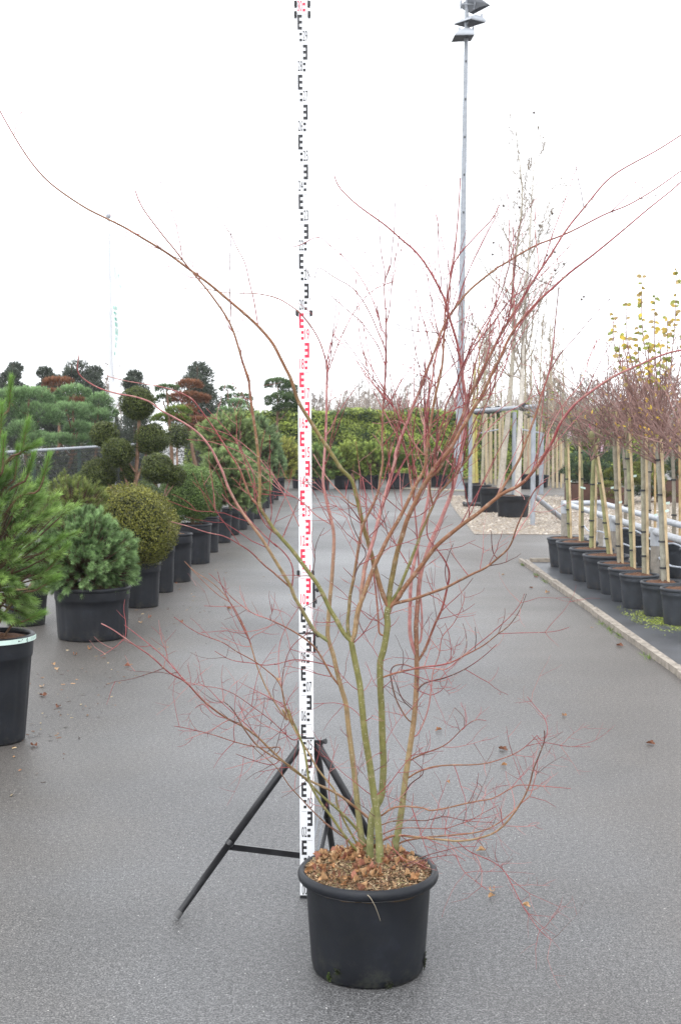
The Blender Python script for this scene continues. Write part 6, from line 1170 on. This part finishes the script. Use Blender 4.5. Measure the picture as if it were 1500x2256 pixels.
for i, (tp, sp2, col) in enumerate(std):
    c, h, r = rp[i]; Y = c[1]
    pts = np.array([P(*W13(*q), Y + (0.0 if j == 0 else 0.0)) for j, q in enumerate(tp)]); pts[0, 2] = h - 0.05; tr = smooth_path(pts, 0.05)
    t = thing('standard_tree', (pts[0][0], Y, h - 0.03), 'bare young standard tree in the right front row, %s from the far corner' % ords[i] if i != 7 else 'bare young tree with upright yellow-leaved shoots in the right front row', 'tree', SG)
    r0 = 0.025 if i < 4 else 0.026; g = Geo(); rad = np.linspace(r0, r0 * 0.72, len(tr)); rad[::7] *= 1.12
    tube(g, tr, rad, 9, np.asarray(col) * rng.uniform(0.85, 1.2, (len(tr), 1))); g.obj('trunk', M['wood'], t)
    if i < 4:
        g = Geo(); lathe(g, [(0.02, -0.07), (0.036, -0.03), (0.034, 0.02), (0.015, 0.05)], tr[-1], 8, np.asarray(col) * 0.85); g.obj('graft_knob', M['wood'], t)
        e = twiggy(t, tr[-1], None, 0.80 + 0.1 * rng.rand(), 2.2, rng, 18, GRY if i < 3 else MAU)
    else: e = twiggy(t, tr[-1], None, (1.05 if i != 7 else 1.1) * rng.uniform(0.9, 1.3), 1.7, rng, 17, MAU, lv=(6, 3))
    sk = np.array([P(*W13(*q), Y - 0.05) for q in sp2]); sk[0, 2] = h - 0.05; sk = smooth_path(sk, 0.05); cc = np.repeat(np.array([[0.54, 0.41, 0.24]]) * rng.uniform(0.9, 1.1), len(sk), 0); rad = np.full(len(sk), 0.0122); kn = np.arange(4, len(sk), 6); rad[kn] *= 1.2; cc[kn] *= 0.62
    g = Geo(); tube(g, sk, rad, 8, cc); tag(g.obj('bamboo_stake', M['bamboo']), 'bamboo stake tied to the front-row tree that is %s from the far corner' % ords[i], 'stake', 'bamboo stakes in the front row')
    ties(t, tr, r0, (RZ + 0.02, h + 0.14, 1.05, 1.35)[: 4 if i % 2 else 3])
    # leaves still hanging
    allp = np.concatenate([q.reshape(-1, 3) for q in e[1:]]); nlf = (90, 40, 20, 14, 14, 10, 40, 80, 70)[i]; pk = allp[rng.randint(0, len(allp), nlf)]
    pal2 = np.array([[0.20, 0.30, 0.06], [0.30, 0.36, 0.08], [0.52, 0.42, 0.06]]) if i < 2 else np.array([[0.60, 0.42, 0.06], [0.62, 0.36, 0.07], [0.42, 0.36, 0.09]])
    g = Geo(); leaf_quads(g, pk, np.array([0.2, -1, 0.3]), 0.020, rng, pal2[rng.randint(0, 3, nlf)], 0.8); g.obj('leaves', M['dry'], t, False)
# tall leafy shoots on the eighth tree
c, h, r = rp[7]; t8 = bpy.data.objects['standard_tree.007']; Yt = c[1]; g = Geo(); gl = Geo(); base = P(*W13(1372, 560), Yt)
for x, y, nlv in ((1414, 610, 12), (1443, 655, 14), (1490, 592, 12), (1350, 690, 7), (1380, 672, 10), (1470, 700, 14), (1405, 720, 12), (1430, 740, 12), (1515, 640, 10), (1365, 740, 8), (1455, 760, 10)):
    tip = P(x, y, Yt + rng.uniform(-0.2, 0.2)); p = smooth_path([base, base + [(tip[0] - base[0]) * 0.55, (tip[1] - base[1]) * 0.5, (tip[2] - base[2]) * 0.35], base + (tip - base) * [0.95, .8, .7], tip], 0.05); tube(g, p, np.linspace(0.0075, 0.0036, len(p)), 5, (0.20, 0.11, 0.09))
    for _ in range(int(nlv * 1.9)):
        q = p[int(len(p) * rng.uniform(0.55, 0.99))]; a = rng.rand() * 6.283; d = norm(np.array([math.cos(a), math.sin(a) * 0.5, rng.uniform(-0.5, 0.6)])); L = rng.uniform(0.035, 0.062); s_ = norm(np.cross(d, [0.2, 1, 0.2])) * L * 0.30; up_ = np.array([0, 0, -0.012])
        pal3 = [(0.58, 0.44, 0.06), (0.34, 0.36, 0.09), (0.55, 0.40, 0.10), (0.48, 0.36, 0.16), (0.28, 0.32, 0.10)][rng.randint(5)]
        gl.add([q, q + d * L * .3 + s_, q + d * L * .75 + s_ * .8, q + d * L + up_, q + d * L * .75 - s_ * .8, q + d * L * .3 - s_], [[0, 1, 2, 3, 4, 5]], pal3)
g.obj('upright_shoots', M['twig'], t8); gl.obj('yellow_leaves', M['dry'], t8, False)
# second row
for i, (c, h, r) in enumerate(bp_):
    x = c[0]; t = thing('standard_tree', (x, c[1], h - 0.03), 'bare young standard tree in the right second row, %s from the far end' % ords[i], 'tree', SG); top = np.array([x + rng.normal(0, .03), c[1], rng.uniform(1.5, 1.75)]); tr = smooth_path([(x, c[1], h - 0.05), (x + rng.normal(0, .02), c[1], 1.0), top], 0.06)
    g = Geo(); tube(g, tr, np.linspace(0.024, 0.018, len(tr)), 8, np.array([0.27, 0.24, 0.19]) * rng.uniform(0.8, 1.15, (len(tr), 1))); g.obj('trunk', M['wood'], t); twiggy(t, top, None, rng.uniform(1.0, 1.35), 1.6, rng, 14, MAU, lv=(6, 3)); ties(t, tr, 0.024, (RZ + 0.02, 1.1))
    sk = smooth_path([(x + 0.05, c[1] - 0.05, h - 0.04), (x + 0.04, c[1] - 0.05, 1.0), (x + 0.02, c[1] - 0.05, 1.75)], 0.06); cc = np.repeat(np.array([[0.50, 0.35, 0.17]]), len(sk), 0); cc[::6] *= 0.6; g = Geo(); tube(g, sk, 0.013, 8, cc); tag(g.obj('bamboo_stake', M['bamboo']), 'bamboo stake tied to the second-row tree that is %s from the far end' % ords[i], 'stake', 'bamboo stakes in the second row')
# labels and tags
for i, (x, y, yy, lab) in enumerate(((1254, 1061, 15.4, 'first'), (1278, 1073, 14.5, 'second'), (1312, 1065, 13.8, 'third'), (1322, 1061, 13.3, 'fourth'), (1345, 1075, 12.8, 'fifth'), (1363, 1107, 12.5, 'sixth'), (1395, 1049, 12.2, 'seventh'), (1414, 1102, 11.8, 'eighth'), (1441, 1135, 11.4, 'ninth'), (1460, 1110, 11.2, 'tenth'), (1465, 1126, 11.0, 'eleventh'))):
    plant_label(P(x, y, yy - 0.06), 'small pale green plant label on the right-hand trees, %s from the left' % lab, 'paper', 0.032 + 0.03 * (i in (1, 9)), 0.020, (-0.25 if i == 1 else 0.15))
plant_label(P(1248, 962, 15.3), 'large pale pink tag hanging on the first right-hand tree', 'pinkpale', 0.085, 0.07, 0.6)
plant_label(P(1297, 937, 14.0), 'bright magenta tag hanging in the third crown on the right', 'pink', 0.08, 0.05, -0.7)
plant_label(P(1316, 982, 13.8), 'white and pink tag hanging near the third stem on the right', 'pinkpale', 0.065, 0.13, 0.1)
# planters with cloud pines behind
for i, (x, yb, w, yt) in enumerate(((1302, 1107, 88, 1067), (1345, 1112, 60, 1074), (1492, 1108, 70, 1060))):
    f = G(x, yb); hw = w / 2 * mpp(f[1]); hh = P(x, yt, f[1])[2]; t = thing('steel_planter', (f[0], f[1] + hw, 0), ['rusty brown steel planter behind the first right-hand trees', 'smaller rusty brown planter behind the pipe rail', 'rusty brown planter cut by the right edge'][i], 'planter', 'rusty planters'); cc = np.array([f[0], f[1] + hw, 0])
    g = Geo()
    for dx, dy, sx_, sy_ in ((0, -1, 1, .02), (0, 1, 1, .02), (-1, 0, .02, .96), (1, 0, .02, .96)): box(g, cc + [dx * (hw - 0.01), dy * (hw - 0.01), hh / 2], (hw * sx_ if sx_ == 1 else 0.01, hw * sy_ if sy_ > .5 else 0.01, hh / 2))
    g.obj('wall', M['corten'], t, False); g = Geo(); box(g, cc + [0, 0, hh - 0.06], (hw - 0.03, hw - 0.03, 0.03)); g.obj('soil', M['soil'], t, False)
W3 = lambda l: [tuple([1000 + q[0] / 3, 780 + q[1] / 3, q[2] / 3, q[3] / 3] + list(q[4:])) for q in l]
NR = 'cloud pines in rusty planters'
YEL = ((0.05, 0.065, 0.012), (0.19, 0.20, 0.05)); DG2 = ((0.03, 0.055, 0.03), (0.10, 0.145, 0.08))
cloud_pine('low spreading cloud pine in the rusty planter behind the first right-hand trees', 29.6, 1302, W3([(860, 700, 95, 45), (980, 660, 90, 40), (800, 770, 85, 40), (930, 770, 100, 40), (1010, 720, 70, 40), (840, 830, 80, 30), (970, 830, 80, 30)]), DG2, NR, ground=0.35, dens=1.1)
cloud_pine('yellowish low cloud pine right of the dark one', 28.6, 1345, W3([(1130, 690, 70, 40), (1160, 760, 90, 40, YEL), (1070, 800, 70, 35, YEL), (1190, 850, 80, 35, YEL), (1010, 880, 70, 30, YEL), (1020, 930, 80, 30, YEL)]), DG2, NR, ground=0.3, dens=1.1)
cloud_pine('yellow-green cloud pine left of the right-edge planter', 29.0, 1425, W3([(1300, 690, 70, 40, YEL), (1310, 760, 80, 40, YEL), (1290, 840, 90, 40, YEL), (1330, 890, 100, 35), (1400, 930, 70, 30, YEL), (1250, 920, 70, 30)]), DG2, NR, ground=0.0, dens=1.1)
cloud_pine('dark cloud pine in the planter at the right edge', 29.5, 1492, W3([(1460, 640, 60, 50), (1490, 720, 70, 50), (1440, 780, 60, 40), (1500, 800, 60, 40)]), DG2, NR, ground=0.4, dens=1.1)

# ---------------------------------------------------------------- small things on the ground
rng = np.random.RandomState(17)
# moss patch on the bed
g = Geo(); q0 = G(1455, 1362); n = 5200; ax_ = rng.normal(0, 1, (n, 2)); x = q0[0] + 0.05 + ax_[:, 0] * 0.17 + 0.06 * np.sin(ax_[:, 1] * 4); y = q0[1] - 0.15 + ax_[:, 1] * 0.30
kp = (x > 2.45) & (np.sin(x * 23) * np.sin(y * 11) + rng.normal(0, .5, n) > -0.5); x, y = x[kp], y[kp]; p = np.stack([x, y, np.full(len(x), 0.007)], -1); leaf_quads(g, p, np.array([0, 0, 1.0]), 0.009, rng, mixc((0.20, 0.26, 0.03), (0.42, 0.48, 0.12), rng.rand(len(x))), 0.25)
tag(g.obj('moss', M['moss'], smooth=False), 'bright yellow-green moss patch beside the right-hand pots', 'moss', kind='stuff')
# weeds along the edging
g = Geo(); 
for (px, py, sd) in ((1190, 1268, .10), (1205, 1283, .16), (1345, 1378, .12), (1365, 1390, .14), (1385, 1402, .1), (1447, 1450, .12), (1160, 1246, .08)):
    q = G(px, py); n = 32; y = q[1] + rng.normal(0, sd * 0.8, n); x = 2.172 + rng.normal(0, 0.016, n); b0 = np.stack([x, y, np.full(n, 0.004)], -1); d = np.stack([rng.normal(-0.008, .018, n), rng.normal(0, .018, n), rng.uniform(.008, .035, n)], -1); s_ = norm(np.cross(d, rng.normal(0, 1, (n, 3)))) * 0.0026
    g.add(np.stack([b0 - s_, b0 + s_, b0 + d], 1).reshape(-1, 3), np.arange(3 * n).reshape(-1, 3), np.repeat(mixc((0.09, 0.15, 0.03), (0.20, 0.28, 0.07), rng.rand(n)), 3, 0))
tag(g.obj('weeds', M['moss'], smooth=False), 'small green weeds growing along the timber edging', 'weeds', kind='stuff')
# fallen leaves
gl = [(987, 1728), (1085, 1970), (1083, 1982), (966, 1612), (1108, 1655), (1110, 1690), (614, 1500), (505, 1343), (310, 1373), (197, 1431), (118, 1466), (125, 1476), (280, 1470), (45, 1592), (75, 1646), (92, 1515), (95, 1535), (128, 1560), (375, 1300), (1237, 1300), (1205, 1307), (1304, 1385), (1255, 1315), (1170, 1297), (1180, 1273), (1108, 1268), (1365, 1425), (1424, 1436), (1433, 1642), (330, 1362), (400, 1372), (330, 1360), (165, 1445), (1060, 1880), (1158, 2002), (1243, 1580), (380, 1284), (388, 1287)]
for i, (x, y) in enumerate(gl):
    q = G(x, y); k = rng.uniform(0.7, 1.25) * (1.25 if q[1] > 6 else 1.0)
    lab = 'dry brown leaf fallen on the asphalt, %s the big pot' % ('right of' if x > 750 else 'left of') if y > 1560 else ('small dry leaf on the lane near the right timber edging' if x > 750 else 'small dry leaf on the lane near the left pots')
    if i < 3: lab = ['curled orange leaf on the asphalt right of the stems', 'upper of two pale curled leaves on the asphalt right of the big pot', 'lower of two pale curled leaves on the asphalt right of the big pot'][i]
    o = link_copy('fallen_leaf', LEAF[rng.randint(8)], (q[0], q[1], 0.004 + (0.006 if q[1] < 6 else 0.004)), (rng.normal(0, .12), rng.normal(0, .12), rng.rand() * 6.28), (k, k, k * 0.6)); tag(o, lab, 'leaf', 'leaves fallen on the lane')
# fine litter along the left pots: needles, bark crumbs
g = Geo(); n = 260; px = np.where(rng.rand(n) < 0.75, rng.uniform(20, 420, n), rng.uniform(420, 640, n)); yb = 1640 - 0.80 * px; py = yb + rng.normal(20, 55, n); ok = py > 1110; pts = np.array([G(a, b) for a, b in zip(px[ok], py[ok])]); n = len(pts); pts[:, 2] = 0.004
pts = pts[pts[:, 0] > -2.0]; n = len(pts); d = norm(np.stack([rng.normal(0, 1, n), rng.normal(0, 1, n), np.zeros(n)], -1)) * rng.uniform(0.003, 0.016, n)[:, None]; s_ = np.cross(norm(d), [0, 0, 1.0]) * rng.uniform(0.001, 0.005, n)[:, None]
g.add(np.stack([pts - d - s_, pts + d - s_, pts + d + s_ + [0, 0, .002], pts - d + s_ + [0, 0, .003]], 1).reshape(-1, 3), np.arange(4 * n).reshape(-1, 4), np.repeat(np.array([[.30, .17, .08], [.16, .08, .04], [.42, .32, .18], [.07, .05, .04]])[rng.randint(0, 4, n)], 4, 0))
tag(g.obj('litter', M['mulch'], smooth=False), 'scattered needles and bark crumbs on the lane along the left pots', 'litter', kind='stuff')
# loose pebbles on the gravel
g = Geo(); n = 6000; gx = rng.uniform(gp[2][0] * 0.9, 9.3, n); gy = rng.uniform(gp[2][1], gp[0][1], n); lim = np.interp(gy, [gp[2][1], gp[1][1], gp[0][1]], [gp[2][0], gp[1][0], gp[0][0]]); ok = gx > lim + 0.05; gx, gy = gx[ok], gy[ok]; n = len(gx); r_ = rng.uniform(0.012, 0.03, n)
oc = np.array([[1, 0, 0], [0, 1, 0], [-1, 0, 0], [0, -1, 0], [0, 0, .7]]); v = (np.stack([gx, gy, np.full(n, 0.006)], -1)[:, None] + oc[None] * r_[:, None, None] * rng.uniform(.7, 1.3, (n, 5, 1))).reshape(-1, 3); i0 = (np.arange(n) * 5)[:, None]
f = np.concatenate([i0 + [0, 1, 4], i0 + [1, 2, 4], i0 + [2, 3, 4], i0 + [3, 0, 4]]); pc = np.array([[.30, .25, .19], [.38, .33, .26], [.22, .17, .125], [.46, .41, .35]]); g.add(v, f, np.repeat(pc[rng.randint(0, 4, n)], 5, 0))
tag(g.obj('pebbles', M['stone'], smooth=False), 'loose cream pebbles covering the gravel area', 'gravel', kind='stuff')

# ---------------------------------------------------------------- haze
HZ = True
if HZ:
    g = Geo(); box(g, (0, 48, 7.5), (70, 56, 8.8)); m = bpy.data.materials.new('haze'); m.use_nodes = True; nt = m.node_tree; nt.nodes.clear(); o_ = nt.nodes.new('ShaderNodeOutputMaterial'); pv = nt.nodes.new('ShaderNodeVolumePrincipled')
    pv.inputs['Color'].default_value = (0.96, 0.97, 1.0, 1); pv.inputs['Density'].default_value = 0.00045; nt.links.new(pv.outputs['Volume'], o_.inputs['Volume'])
    tag(g.obj('haze', m, smooth=False), 'thin pale November haze filling the air', 'haze', kind='stuff')
